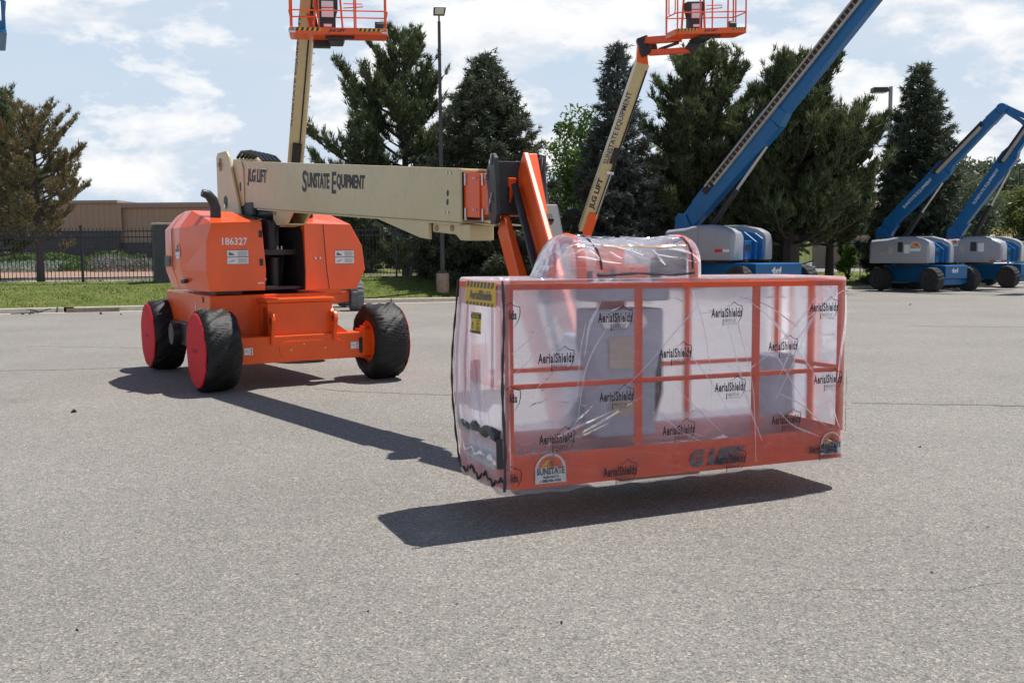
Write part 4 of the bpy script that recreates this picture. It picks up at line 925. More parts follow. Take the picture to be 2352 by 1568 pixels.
for a,s in((.20,-1),(1.83,1)):   # steering knuckles
    mb=MB();mb.box((a-.07,-.13,.31),(a+.07,.13,.63),C3);mb.cyl(C3(a,0,.27),C3(a,0,.67),.06,14);mb.cyl(C3(a,0,.46),C3(a+s*.12,0,.46),.13,18);mk('knuckle',mb,ORG if s>0 else BLK,chassis,bevel=.006)
mb=MB();mb.prism([(1.41,.60),(1.60,.60),(1.41,.74)],lambda a,b,t:C3(a,t,b),-.06,.02);mk('gusset',mb,ORG,chassis,bevel=.004)
mb=MB();mb.prism([(1.735+.022*math.cos(t),.44+(.075 if math.sin(t)>0 else -.075)+.022*math.sin(t)) for t in np.linspace(0,2*math.pi,18,endpoint=False)],lambda a,b,t:C3(a,t,b),-.1035,-.101);mk('slot',mb,BLK,chassis)
fr=frame(C3(0,-.10,0),U,(0,0,1),-V_)
for a in (.36,1.655):
    mb=MB();mb.prism([(a-.05,.40),(a+.05,.40),(a+.05,.48),(a-.05,.48)],fr,0,.001);o=mk('sticker',mb,WHT,chassis)
    mb=MB();mb.prism([(a-.043,.44),(a+.01,.44),(a+.01,.443),(a-.043,.443)],fr,.0015,.002);mb.prism([(a+.025,.445),(a+.04,.445),(a+.034,.475),(a+.03,.475)],fr,.0015,.002)
    add_text(mb,'PSI 80',.045,.012,fr,(a-.018,.465));add_text(mb,'TIRE FILL',.045,.010,fr,(a-.018,.45));mb.prism([(a+.032+.009*math.cos(t),.42+.009*math.sin(t)) for t in np.linspace(0,6.28,10,endpoint=False)],fr,.0015,.002);mk('sticker_print',mb,INK,chassis)
fr=frame(C3(.05,0,0),-V_,(0,0,1),-U)
for b,z,hh in ((-.62,.86,.10),(-.95,.90,.13),(-.38,.88,.10)):
    mb=MB();mb.prism([(b-.02,z-hh/2),(b+.02,z-hh/2),(b+.02,z+hh/2),(b-.02,z+hh/2)],fr,0,.001);mk('sticker',mb,WHT,chassis)
mb=MB();mb.prism([(-.64,.98),(-.58,.98),(-.58,1.05),(-.64,1.05)],fr,0,.0015);mk('slot',mb,BLK,chassis)
# black rear hub seen between the wheels
mb=MB();mb.cyl(C3(.05,WB*.62,.55),C3(-.12,WB*.62,.55),.14,14);mb.box((-.02,WB*.45,.42),(.048,WB*.8,.7),C3);mk('drive_hub',mb,BLK,chassis,bevel=.01)
# turntable frame
TO=A(-3.252,12.883,0);BD=A(.573,-.82,0);TX=A(.82,.573,0);TY=-BD
T=lambda x,y,z:TO+TX*x+TY*y+A(0,0,z)
mb=MB();mb.cyl(T(0,.05,1.0715),T(0,.05,1.14),.52,40,.5);mb.box((-.5,-.55,1.09),(.45,-.2,1.12),T);mk('slew_ring',mb,BLK,main,bevel=.006)
def hood(secs,name,mat=ORH):
    mb=MB();mb.loft([[T(x,y,z) for x,z in pts] for y,pts in secs]);return mk(name,mb,mat,main,bevel=.007)
lh=[(-1.05,[(-.96,1.12),(-1.0,1.36),(-.99,1.69),(-.92,1.91),(-.33,1.93),(-.29,1.35),(-.31,1.12)]),
    (-.35,[(-1.02,1.13),(-1.08,1.36),(-1.08,1.86),(-.92,2.07),(-.42,2.06),(-.3,1.4),(-.31,1.12)]),
    (-.06,[(-1.01,1.13),(-1.07,1.36),(-1.07,1.87),(-.91,2.07),(-.42,2.06),(-.3,1.4),(-.31,1.12)])]
lh2=[(-.05,[(-1.01,1.13),(-1.075,1.36),(-1.075,1.87),(-.91,2.07),(-.42,2.06),(-.3,1.4),(-.31,1.12)]),
    (.35,[(-.98,1.14),(-1.05,1.36),(-1.04,1.85),(-.88,2.03),(-.42,2.04),(-.3,1.4),(-.31,1.12)]),
    (.75,[(-.80,1.15),(-.88,1.36),(-.86,1.74),(-.72,1.92),(-.42,1.95),(-.3,1.4),(-.31,1.12)]),
    (.98,[(-.62,1.18),(-.68,1.38),(-.66,1.7),(-.58,1.82),(-.42,1.84),(-.3,1.4),(-.31,1.18)])]
H1=hood(lh,'left_hood');H2=hood(lh2,'rear_left_hood')
rh=[(-1.05,[(.87,1.10),(1.0,1.34),(.96,1.64),(.81,1.90),(.2,1.91),(.205,1.34),(.2,1.11)]),
    (-.42,[(.90,1.10),(1.03,1.34),(1.02,1.80),(.80,2.05),(.21,2.03),(.205,1.34),(.2,1.11)]),
    (.9,[(.90,1.12),(1.02,1.34),(1.0,1.80),(.78,2.03),(.21,2.0),(.205,1.34),(.2,1.11)])]
H3=hood(rh,'right_hood')
mb=MB();mb.prism([(-1.04,1.11),(-1.06,1.35),(-1.0,1.80),(-.85,1.99),(-.42,2.05),(.85,2.02),(.85,1.1)],lambda a,b,t:T(t,a,b),.190,.199);mk('inner_panel',mb,BLK,main)
# counterweight at the rear
mb=MB();mb.loft([[T(x,y,z) for x,y in ((-.28,.9),(-.6,1.0),(-.5,1.15),(.5,1.15),(.85,.95),(.2,.9))] for z in (1.13,1.75)]);mk('counterweight',mb,ORG,main,bevel=.02)
# black machinery between the hoods
mb=MB();mb.box((-.295,-.28,1.12),(.205,.85,1.95),T);mk('turntable_frame',mb,BLK,main)
mb=MB();mb.box((-.30,-.95,1.12),(.21,-.28,1.16),T);mb.box((-.29,-.80,1.53),(.22,-.29,1.60),T);mk('shelf',mb,BLK,main,bevel=.005)
mb=MB();mb.tube([T(-.05,-.6,1.6),T(-.05,-.6,1.98)],.10,14);mb.tube([T(-.02,-.62,1.16),T(-.02,-.62,1.5)],.085,14);mb.tube([T(.12,-.45,1.2),T(.14,-.5,1.5),T(.05,-.4,1.75)],.03,8);mb.tube([T(-.22,-.5,1.2),T(-.2,-.6,1.45),T(-.24,-.4,1.7),T(-.1,-.4,1.9)],.022,8);mk('hydraulic_pipes',mb,HOSE,main,smooth=True)
mb=MB();mb.cyl(T(-.02,-.66,1.43),T(-.02,-.66,1.49),.04,12);mb.cyl(T(-.24,-.8,1.24),T(-.2,-.8,1.24),.02,8)
for x in (-.03,.02): mb.cyl(T(x,-.78,1.6),T(x,-.78,1.64),.012,6)
mk('fitting',mb,STEEL,main)
mb=MB();mb.beam(T(-.28,-.5,1.68),T(-.06,-.45,1.62),.03,.05);mb.beam(T(-.28,-.6,1.94),T(-.08,-.6,1.98),.015,.015);mk('bracket',mb,CRM,main)
# exhaust stack
p=onplane(457,490,T(0,-.62,0),TY)
mb=MB();b0=T(-.76,-.72,1.97);ex_=[b0,b0+A(0,0,.12),b0+A(-.01,0,.21)-TX*.02,b0+A(0,0,.27)-TX*.08,b0+A(0,0,.29)-TX*.15]
mb.tube(ex_,[.062,.061,.060,.055,.045],18);mk('exhaust_stack',mb,HOSE,main,smooth=True)
# stickers, number, door details on the hoods (front plane y=-1.05)
fr=frame(T(0,-1.05,0),TX,(0,0,1),-TY,.005)
mb=MB();add_text(mb,'186327',.30,.085,fr,(-.66,1.695),bold=.02);mk('lettering',mb,WHT,H1)
def warn(par,x,z):
    mb=MB();mb.prism([(x-.125,z-.085),(x+.125,z-.085),(x+.125,z+.085),(x-.125,z+.085)],fr,0,.001);mk('sticker',mb,WHT,par)
    mb=MB()
    for (a,b,c,d) in ((-.125,.077,.125,.085),(-.125,-.085,.125,-.080),(-.125,-.004,.125,.004)): mb.prism([(x+a,z+b),(x+c,z+b),(x+c,z+d),(x+a,z+d)],fr,.0015,.002)
    for k in range(5): mb.prism([(x+.0,z+.06-k*.012),(x+.11,z+.06-k*.012),(x+.11,z+.064-k*.012),(x,z+.064-k*.012)],fr,.0015,.002)
    for k in range(4): mb.prism([(x+.0,z-.025-k*.013),(x+.11,z-.025-k*.013),(x+.11,z-.021-k*.013),(x,z-.021-k*.013)],fr,.0015,.002)
    mb.prism([(x-.11,z+.02),(x-.03,z+.02),(x-.05,z+.035),(x-.10,z+.06)],fr,.0015,.002);mb.prism([(x-.11,z-.06),(x-.03,z-.04),(x-.05,z-.035),(x-.10,z-.05)],fr,.0015,.002);mk('sticker_print',mb,INKG,par)
warn(H1,-.63,1.515);warn(H3,.72,1.50)
mb=MB();mb.prism([(.505,1.11),(.512,1.11),(.483,1.34),(.448,1.90),(.441,1.90),(.476,1.34)],fr,-.004,.0015);mk('door_seam',mb,BLK,H3)
mb=MB()
for x in (.33,.39): mb.cyl(fr(x,1.49),fr(x,1.49,.015),.014,10)
mk('latch',mb,STEEL,H3)
mb=MB();mb.prism([(-.40,1.20),(-.33,1.20),(-.33,1.215),(-.40,1.215)],fr,0,.001);mk('sticker',mb,WHT,H1)
sd=frame(T(-1.08,0,0),-TY,(0,0,1),-TX,.005)  # left side plane; a runs towards the viewer
dome_logo(H1,sd,.28,1.60,.17,big=False)
mb=MB();mb.prism([(.21,1.50),(.35,1.50),(.35,1.53),(.21,1.53)],sd,0,.001);mk('sticker',mb,WHT,H1)
sd2=frame(T(-1.075,0,0),-TY,(0,0,1),-TX,.006)
mb=MB();mb.prism([(-.28,1.40),(-.08,1.40),(-.08,1.53),(-.28,1.53)],sd2,0,.001);mk('sticker',mb,GRYBOX,H2);mb=MB();add_text(mb,'660SJ',.17,.08,sd2,(-.18,1.465),bold=.03);mk('lettering',mb,WHT,H2)
mb=MB();mb.beam(T(-1.065,-.50,1.235),T(-1.065,-.36,1.225),.05,.045);mk('latch',mb,BLK,H1,bevel=.008)
mb=MB();mb.box((-.86,-.95,1.085),(-.55,-.7,1.115),T);mk('step',mb,BLK,H1)
fs_=frame(T(-1.08,0,0),-TY,(0,0,1),-TX,.004)
mb=MB();mb.prism([(.052,1.36),(.060,1.36),(.060,1.86),(.052,1.86)],fs_,-.002,.003);mk('door_seam',mb,BLK,H1)
mb=MB()
for z in (1.45,1.78): mb.box((-.035,-1.062,z-.04),(.0,-1.048,z+.04),lambda x,y,z_:T(-.33+x,y,z_))
mk('hinge',mb,BLK,H1)
# top deck details
mb=MB();mb.loft([[T(-.44,-.75,1.985),T(-.31,-.95,1.955),T(-.31,.2,2.07),T(-.44,.2,2.07)],[T(-.44,-.75,2.0),T(-.31,-.95,1.97),T(-.31,.2,2.085),T(-.44,.2,2.085)]]);mk('grip_strip',mb,BLK,H1)
mb=MB();mb.box((.30,-.65,1.99),(.5,-.5,2.04),T);mk('grab_bracket',mb,BLK,H3,bevel=.01)
# boom upright plates
for k,(x0,x1) in enumerate(((-.235,-.2),(.14,.175))):
    mb=MB();mb.prism([(.74,1.95),(.74,2.80),(.68,2.86),(.36,2.86),(.27,2.78),(-.02,2.2),(-.12,1.95)],lambda a,b,t:T(t,a,b),x0,x1);o=mk('boom_upright',mb,CRM,main,bevel=.012)
    if k==0:
        mb=MB();mb.cyl(T(x0-.03,.57,2.70),T(x0+.01,.57,2.70),.03,12);mb.box((x0-.012,.54,2.62),(x0-.001,.60,2.78),T);mk('pin',mb,CONCB,o)
        mb=MB();mb.cyl(T(x0-.002,.42,2.22),T(x0+.01,.42,2.22),.075,20);mk('hole',mb,BLK,o);mb=MB();mb.cyl(T(x0-.02,.42,2.16),T(x0+.01,.42,2.16),.035,12);mk('pin',mb,STEEL,o)
# boom
zT=lambda y:2.26+(y+5.2)*(2.66-2.26)/4.65; 
BX0,BX1=-.18,.12
secs=[];
for y,zt,zb in ((.26,2.75,2.26),(.12,2.745,2.15),(-.50,2.665,2.095),(-5.2,2.26,1.80)):
    secs.append([T(BX0,y,zb),T(BX1,y,zb),T(BX1,y,zt),T(BX0,y,zt)])
mb=MB();mb.loft(secs);boom=mk('main_boom',mb,CRM,main,bevel=.012)
mb=MB();mb.prism([(.08,2.18),(.23,2.27),(.23,2.71),(.15,2.735),(.0,2.715),(-.08,2.69),(-.13,2.6),(-.13,2.16),(-.0,2.13)],lambda a,b,t:T(t,a,b),BX0-.014,BX0-.001);mk('doubler_plate',mb,CRM,boom,bevel=.004)
fb_=lambda y:T(BX0,y,0)
bd3=un(T(BX0,-5.2,2.26)-T(BX0,-.5,2.665))      # along the boom towards the tip
mid=T(BX0,-.5,0);upv=un(np.cross(-bd3,TX));upv=upv if upv[2]>0 else -upv
def fbm(y,zfrac):  # origin on the side plate
    t=(y+.5)/-4.7;zt=2.665+(2.26-2.665)*t;zb=2.095+(1.80-2.095)*t
    return T(BX0,y,zb+(zt-zb)*zfrac)
def side_text(s,y,zf,w,h,mat,bold=.03,off=.004,shear=0,outline=None):
    f=frame(fbm(y,zf),bd3,upv,-TX,off)
    if outline: mb=MB();add_text(mb,s,w+.02,h+.03,f,bold=bold+.012,shear=shear);mk('lettering',mb,WHT,boom);f=frame(fbm(y,zf),bd3,upv,-TX,off+.002)
    mb=MB();add_text(mb,s,w,h,f,bold=bold,shear=shear);mk('lettering',mb,mat,boom)
side_text('JLG LIFT',-.56,.66,.64,.21,INK,bold=.035,outline=True,shear=.1)
# two-size lettering: capitals taller
f=frame(fbm(-2.68,.63),bd3,upv,-TX,.004);mb=MB()
add_text(mb,'S',.12,.235,f,(-.70,-.005),bold=.02);add_text(mb,'UNSTATE',.56,.165,f,(-.345,.012),bold=.035);add_text(mb,'E',.10,.225,f,(.05,.0),bold=.02);add_text(mb,'QUIPMENT',.64,.165,f,(.435,.012),bold=.035);mk('lettering',mb,INK,boom)
mb=MB();f=frame(fbm(-4.95,0),bd3,upv,-TX,.0)
for (x,z) in ((0,.42),(.06,.42),(-.02,.085),(.04,.085)): mb.cyl(f(x,z,0),f(x,z,.008),.013,8)
mk('bolt',mb,STEEL,boom)
mb=MB()
for z in (.175,.25): mb.prism([(.02+.016*math.cos(t),z+.028*math.sin(t)) for t in np.linspace(0,6.28,12,endpoint=False)],f,.001,.003)
mk('slot',mb,BLK,boom)
mb=MB();f=frame(fbm(-.02,0),bd3,upv,-TX,.0);mb.prism([(-.04,.22),(-.02,.20),(.0,.22),(.0,.30),(-.02,.32),(-.04,.30)],f,.0145,.018);mk('slot',mb,BLK,boom)
# seam lines along the lower edge
mb=MB();mb.beam(fbm(-.55,.0)+A(0,0,-.006)-TX*-.0,fbm(-5.19,.0)+A(0,0,-.006),.02,.014,side=TX);mk('lower_flange',mb,CRM,boom)
# gusset under the tip
mb=MB();zb_=lambda y:2.095+(1.80-2.095)*((y+.5)/-4.7)
mb.prism([(-3.62,zb_(-3.62)-.003),(-4.50,1.69),(-4.66,1.675),(-4.66,zb_(-4.66)-.003)],lambda a,b,t:T(t,a,b),BX0,BX0+.03);mk('gusset',mb,CRM,boom,bevel=.004)
mb=MB();mb.prism([(-4.665,zb_(-4.66)-.003),(-4.665,1.74),(-5.05,1.71),(-5.12,1.66),(-5.28,1.655),(-5.28,1.79),(-5.19,zb_(-5.19)-.003)],lambda a,b,t:T(t,a,b),BX0+.035,BX1-.02);o=mk('boom_rest_pad',mb,CRM,boom,bevel=.01)
mb=MB()
for y,z in((-4.74,1.77),(-5.0,1.765)): mb.cyl(T(BX0+.028,y,z),T(BX0+.036,y,z),.028,12)
mk('stain',mb,CONCB,o)
# hoses on the rear top
mb=MB()
for k in range(5): mb.tube([T(-.12+k*.05,.25,2.77),T(-.12+k*.05,.1,2.83-.01*k),T(-.12+k*.05,-.25,2.81-.008*k),T(-.12+k*.05,-.5,2.73),T(-.12+k*.05,-.65,2.66)],.02,8)
mk('hose',mb,HOSE,boom,smooth=True)
# lift cylinder and its bracket
mb=MB();mb.cyl(T(-.06,.1,2.02),T(-.06,-.95,2.03),.085,18);mb.cyl(T(-.06,-.9,2.03),T(-.06,-1.0,2.03),.10,18);cyl=mk('lift_cylinder',mb,BLK,main,smooth=True)
mb=MB();mb.prism([(-.78,2.40),(-1.55,2.10+.22),(-1.62,2.06),(-1.38,1.88),(-1.1,1.88),(-1.0,1.95),(-.98,2.14)],lambda a,b,t:T(t,a,b),-.165,-.135);mk('cylinder_bracket',mb,CRM,boom,bevel=.006)
mb=MB();mb.prism([(-.98,2.14),(-1.5,2.2),(-1.62,2.06),(-1.38,1.88),(-1.1,1.88)],lambda a,b,t:T(t,a,b),.05,.08);mk('cylinder_bracket',mb,CRM,boom,bevel=.006)
mb=MB();mb.prism([(-1.4,1.88),(-1.1,1.86),(-1.12,1.875),(-1.40,1.895)],lambda a,b,t:T(t,a,b),-.134,.049);mb.box((-.134,-1.62,2.06),(.049,-1.60,2.2),T);mk('bracket_web',mb,CRM,boom)
mb=MB();mb.cyl(T(-.175,-1.06,2.03),T(-.166,-1.06,2.03),.035,14);mk('pin',mb,CONCB,boom)
mb=MB();mb.beam(T(-.10,.15,2.05),T(-.12,.3,2.35),.04,.08);mb.cyl(T(-.15,.1,2.12),T(.1,.1,2.12),.07,14);mb.box((-.31,-.28,1.955),(.2,.5,2.0),T);mk('pivot_bracket',mb,CRM,main,bevel=.006)
mb=MB();mb.box((-.19,-.42,2.0),(.05,.02,2.19),T);mk('hose_bundle',mb,BLK,main,bevel=.03)
# telescoped sections
def bsec(y,dz0,dz1,x0,x1): 
    t=(y+.5)/-4.7;zt=2.665+(2.26-2.665)*t;zb=2.095+(1.80-2.095)*t;return [T(x0,y,zb+dz0),T(x1,y,zb+dz0),T(x1,y,zt-dz1),T(x0,y,zt-dz1)]
mb=MB();mb.loft([bsec(-5.195,.03,.03,-.165,.105),bsec(-5.205,.03,.03,-.165,.105)]);mk('boom_mouth',mb,BLK,boom)
mb=MB();mb.loft([bsec(-5.2,.055,.035,-.15,.09),bsec(-5.44,.055,.035,-.15,.09)]);mid_s=mk('mid_boom_section',mb,ORG,main,bevel=.008)
mb=MB();mb.loft([bsec(-5.44,.08,.06,-.135,.075),bsec(-5.85,.08,.06,-.135,.075)]);fly=mk('fly_boom_section',mb,ORG,main,bevel=.008)
mb=MB()
for y,x in((-5.235,-.156),(-5.475,-.141)):
    for fz in (.36,.07): p=bsec(y,0,0,x,x)[0]+A(0,0,fz);mb.beam(p+A(0,0,-.04),p+A(0,0,.06),.012,.022,side=TX)
mk('wear_pad',mb,STEEL,mid_s)
mb=MB()
for y,x in((-5.36,-.152),(-5.39,-.152),(-5.58,-.137),(-5.64,-.137)):
    for fz in (.38,.12): p=bsec(y,0,0,x,x)[0]+A(0,0,fz);mb.cyl(p,p-TX*.008,.009,8)
mk('bolt',mb,STEEL,mid_s)
mb=MB();f=lambda a,b,t:T(t,a,b);mb.prism([(-5.56,1.86),(-5.62,2.05),(-5.85,2.07),(-5.85,1.86)],f,-.139,-.1365);mk('opening',mb,BLK,fly)
mb=MB();mb.loft([bsec(-5.2,.01,.45,-.17,.10),bsec(-5.70,.01,.45,-.17,.10)]);mb.loft([bsec(-5.2,.45,.002,.0,.11),bsec(-5.62,.45,.002,.0,.11)]);mk('cream_channel',mb,CRM,boom)
# jib head (black knuckle) and arms. Jib swings from the tip down to the back of the basket
ba=.413;BU=A(math.cos(ba),math.sin(ba),-.011);BW=A(-math.sin(ba),math.cos(ba),0);B0=A(-.0421,5.5365,.232);BL,BS,BH=2.44,.727,1.169
BP=lambda s,t,z:B0+BU*s+BW*t+A(0,0,z)
J0=T(-.06,-5.78,0)
Jt=A(J0[0],J0[1],2.18);Jb=BP(.86,BS+.16,.36)
jd=un(A(Jb[0]-J0[0],Jb[1]-J0[1],0));js=A(-jd[1],jd[0],0);js=js if js[0]>0 else -js      # js to the image right
J=lambda x,y,z:A(J0[0],J0[1],0)+js*x+jd*y+A(0,0,z)
kn=[(-.10,1.83),(-.13,1.92),(-.12,2.02),(-.17,2.12),(-.15,2.23),(-.06,2.30),(.03,2.34),(.10,2.30),(.14,2.1),(.16,1.85),(.10,1.78),(-.02,1.78)]
for x0,x1 in((-.17,-.135),(.10,.13)):
    mb=MB();mb.prism(kn,lambda a,b,t:J(t,a,b),x0,x1);mk('jib_knuckle',mb,BLK,main,bevel=.006)
mb=MB();mb.prism([(-.08,1.85),(-.10,2.2),(.05,2.28),(.10,1.85)],lambda a,b,t:J(t,a,b),-.134,.099);mk('knuckle_core',mb,BLK,main,bevel=.01)
mb=MB()
for y,z in ((-.13,2.16),(.02,1.97),(-.05,1.90),(.02,2.27)): mb.cyl(J(-.19,y,z),J(-.171,y,z),.022,10);mb.beam(J(-.178,y,z),J(-.178,y+.02,z+.06),.01,.02,side=js)
mk('pin',mb,STEEL,main)
zb1_=.62
def jarm(y0,z0,w0,h0,x,y1,z1,w1,h1,name='jib_arm',mat=ORG,hexs=True):
    mb=MB();secs=[]
    p0=J(x,y0,z0);p1=J(x,y1,z1);d=un(p1-p0);up=un(np.cross(js,d));up=up if up[1]<0 or True else -up
    for p,w,h in((p0,w0,h0),(p0+(p1-p0)*.06,w0,h0*1.02),(p1,w1,h1)):
        q=[(-.5,-.5),(.5,-.5),(.5,.5),(-.5,.5)]
        secs.append([p+js*a*w+up*b*h for a,b in q])
    mb.loft(secs);return mk(name,mb,mat,main,bevel=.012)
Jl=np.linalg.norm((Jb-J0)[:2])
ja=jarm(.10,2.24,.05,.28,.06,Jl,.80,.06,.24)
jb=jarm(-.04,1.80,.05,.24,-.07,Jl-.02,.42,.13,.12)
# tapered side cheek of the upper arm
mb=MB();mb.prism([(.05,2.33),(.12,2.33),(.40,1.86),(.33,1.86),(.20,1.98)],lambda a,b,t:J(t,a,b),.083,.175);mk('cheek_plate',mb,ORG,ja,bevel=.004)
mb=MB();mb.cyl(J(-.02,.16,2.08),J(-.02,Jl-.05,.66),.028,12);mk('jib_cylinder',mb,BLK,main)
mb=MB();p0=J(.185,.26,1.90);p1=J(.185,.74,1.12);mb.beam(p0,p1,.20,.12,side=js);mk('valve_cover',mb,GRYBOX,main,bevel=.015)
mb=MB();mb.beam(J(.095,.26,1.86),J(.095,.70,1.10),.03,.15,side=js);mk('valve_bracket',mb,BLK,main)
mb=MB()
for k in range(5): x=.155+.016*k;mb.tube([J(x-.01,.40,1.80),J(x,.22,1.95),J(x+.01,.12,2.12+.02*k),J(x+.03,.08,2.26+.012*k),J(x+.03-.02*k,.0,2.30+.01*k),J(.14,-.05,2.22)],.016,8)
mk('hose',mb,HOSE,main,smooth=True)
# platform bracket
mb=MB();mb.box8([J(*q) for q in((-.05,Jl-.10,.30),(.24,Jl-.10,.30),(.24,Jl+.12,.30),(-.05,Jl+.12,.30),(-.05,Jl-.08,1.02),(.24,Jl-.08,1.02),(.24,Jl+.10,1.02),(-.05,Jl+.10,1.02))]);mk('platform_bracket',mb,CONS,main,bevel=.02)
# basket
pf,_=basket(main,B0,BU,BW,BL,BS,BH,posts=(.005,.354,.701,.992),rail_r=.024,main=True,metal=ORF,kick=.195,console=True)
fr=frame(B0,BU,(0,0,1),-BW,.011)
dome_logo(pf,fr,.275,.10,.195);dome_logo(pf,fr,2.305,.095,.17)
mb=MB();add_text(mb,'G LIFT',.40,.105,fr,(1.42,.085),bold=.05,shear=.3);mk('lettering',mb,INKG,pf)
# console guard hoops
for s in (.64,1.44):
    hp=[BP(s,.30+.42*(1-math.cos(a))/2,BH+(.255*math.sin(a)**.55)) for a in np.linspace(0.02,math.pi-.02,17)]
    hp=[BP(s,.30,BH-.04)]+hp+[BP(s,.72,BH-.04)]
    mb=MB();mb.tube(hp,.031,10);mk('guard_hoop',mb,ORF,pf,smooth=True)
mb=MB();mb.box8([BP(*q) for q in((1.36,.34,BH+.02),(1.42,.34,BH+.02),(1.42,.66,BH+.02),(1.36,.66,BH+.02),(1.36,.34,BH+.17),(1.42,.34,BH+.17),(1.42,.62,BH+.2),(1.36,.62,BH+.2))]);mk('guard_pad',mb,BLK,pf,bevel=.01)
mb=MB();mb.box((.78,.42,BH-.14),(1.34,.68,BH-.02),BP);mk('control_panel',mb,CONS,pf,bevel=.015)
mb=MB()
for k,(s,hh) in enumerate(((.80,.05),(.88,.04),(.97,.06),(1.06,.04),(1.28,.13))): mb.cyl(BP(s,.5,BH-.02),BP(s,.5,BH+hh),.02 if k<4 else .03,10)
mk('joystick',mb,BLK,pf,smooth=True)
mb=MB();mb.box((1.04,.45,BH-.0),(1.2,.62,BH+.08),BP);mb.box((.95,.66,BH-.3),(1.15,.70,BH+.2),BP);mk('switch_panel',mb,ORG,pf,bevel=.01)
mb=MB();mb.box((2.17,.46,.22),(2.38,.66,.64),BP);mk('document_box',mb,CONS,pf,bevel=.02)
mb=MB();mb.box((.9,.30,-.09),(1.5,.70,-.003),BP);mk('floor_bracket',mb,BLK,pf,bevel=.01)
# left end: padded bar and instruction label
mb=MB();
pd=[BP(-.012,t,.31-.01*math.sin(t*30)) for t in np.linspace(.05,.62,14)]
mb.tube(pd,[.036+.006*math.sin(k*1.9) for k in range(14)],12);mk('foam_pad',mb,HOSE,pf,smooth=True)
mb=MB();mb.beam(BP(-.012,.06,.29),BP(-.012,.05,.12),.035,.05);mk('pad_strap',mb,HOSE,pf)
fe=frame(B0,-BW,(0,0,1),-BU,.003)
mb=MB();mb.prism([(-.56,.10),(-.12,.10),(-.12,.21),(-.56,.21)],fe,.002,.004);mk('sticker',mb,WHT,pf)
mb=MB()
for k in range(4): mb.prism([(-.54+k*.105,.13),(-.46+k*.105,.13),(-.46+k*.105,.185),(-.54+k*.105,.185)],fe,.0045,.005)
mk('sticker_print',mb,INKG,pf)
# gate latch plate
mb=MB();mb.prism([(-.42,.60),(-.28,.60),(-.28,.80),(-.42,.80)],fe,-.03,.0);mk('latch_plate',mb,ORG,pf,bevel=.005)


# ================================================================ PLASTIC COVER over the basket
cov_=thing('plastic_cover',BP(BL/2,BS/2,0),'clear printed plastic sheet draped over the near orange basket and its console hoops','cover')
def wr(p,k=1.):
    """outward displacement of the sheet at a point in basket space (s,t,z)"""
    s,t,z=p;a=s+.45*z;b=z-.35*s
    v=.40*mn.noise(Vector((s*1.3,t*1.3,z*1.3)))
    g=mn.noise(Vector((a*2.4+t*2,b*.9,t*3)));m=max(0,mn.noise(Vector((s*1.1+4,z*1.3,t))))*2
    v+=.30*m*max(0,1-abs(g)*7)**2
    g=mn.noise(Vector((b*3.+7,a*1.1,t*4)));v+=.18*max(0,1-abs(g)*8)**2*max(0,mn.noise(Vector((s*1.5+9,z*1.9,t))))*2
    return max(-.004,.012*v*k)
OF=.026
def ring(L,S,r,step):
    P=[];c=[(L-r,r,-90),(L-r,S-r,0),(r,S-r,90),(r,r,180)]
    Q=rrect(L,S,r,8);out=[]
    for (a,b) in zip(Q,Q[1:]+Q[:1]):
        d=math.hypot(b[0]-a[0],b[1]-a[1]);n=max(1,int(d/step))
        for k in range(n): out.append((a[0]+(b[0]-a[0])*k/n,a[1]+(b[1]-a[1])*k/n))
    return out
RG=ring(BL,BS,.10,.022)
def outn(s,t):
    cx=min(max(s,.10),BL-.10);cy=min(max(t,.10),BS-.10);d=A(s-cx,t-cy);l=np.linalg.norm(d)
    if l<1e-6: return A(0,-1) if t<.01 else A(0,1)
    return d/l
def front_off(s,z): return OF*.7+wr((s,0,z))
def side_pt(s,t,z):
    n=outn(s,t);o=OF*.7+wr((s,t,z))
    if s<.06: o+=.045*math.sin(math.pi*min(1,max(0,(z+.03)/1.2)))**1.5*(t/BS)   # slack billow on the left end
    if s<.06 and z<.25: o+=.02*mn.noise(Vector((t*9,z*9,1)))
    return BP(s+n[0]*o,t+n[1]*o,z)
zr=[-.035,-.02]+list(np.linspace(0,BH+.004,62))+[BH+.016]
V=[];
for z in zr:
    for s,t in RG:
        zz_=z
        if z<0: zz_=z+.018*mn.noise(Vector((s*7,t*7,2)))+.008
        p=side_pt(s,t,zz_)
        if z<0 or z>BH+.01: 
            n=outn(s,t);q=BP(s-n[0]*.0,t-n[1]*.0,zz_);p=q+(p-q)*(.35 if z>BH else .6)
        V.append(p)
n=len(RG);Ff=[];Fb=[]
for i in range(len(zr)-1):
    for k in range(n):
        (Ff if RG[k][1]<.02 and .0<RG[k][0]<BL-.0 else Fb).append((i*n+k,i*n+(k+1)%n,(i+1)*n+(k+1)%n,(i+1)*n+k))
mesh_fast('front_sheet',np.array(V),np.array(Ff),PLA,cov_,smooth=True)
mesh_fast('rear_sheet',np.array(V),np.array(Fb),PLB,cov_,smooth=True)
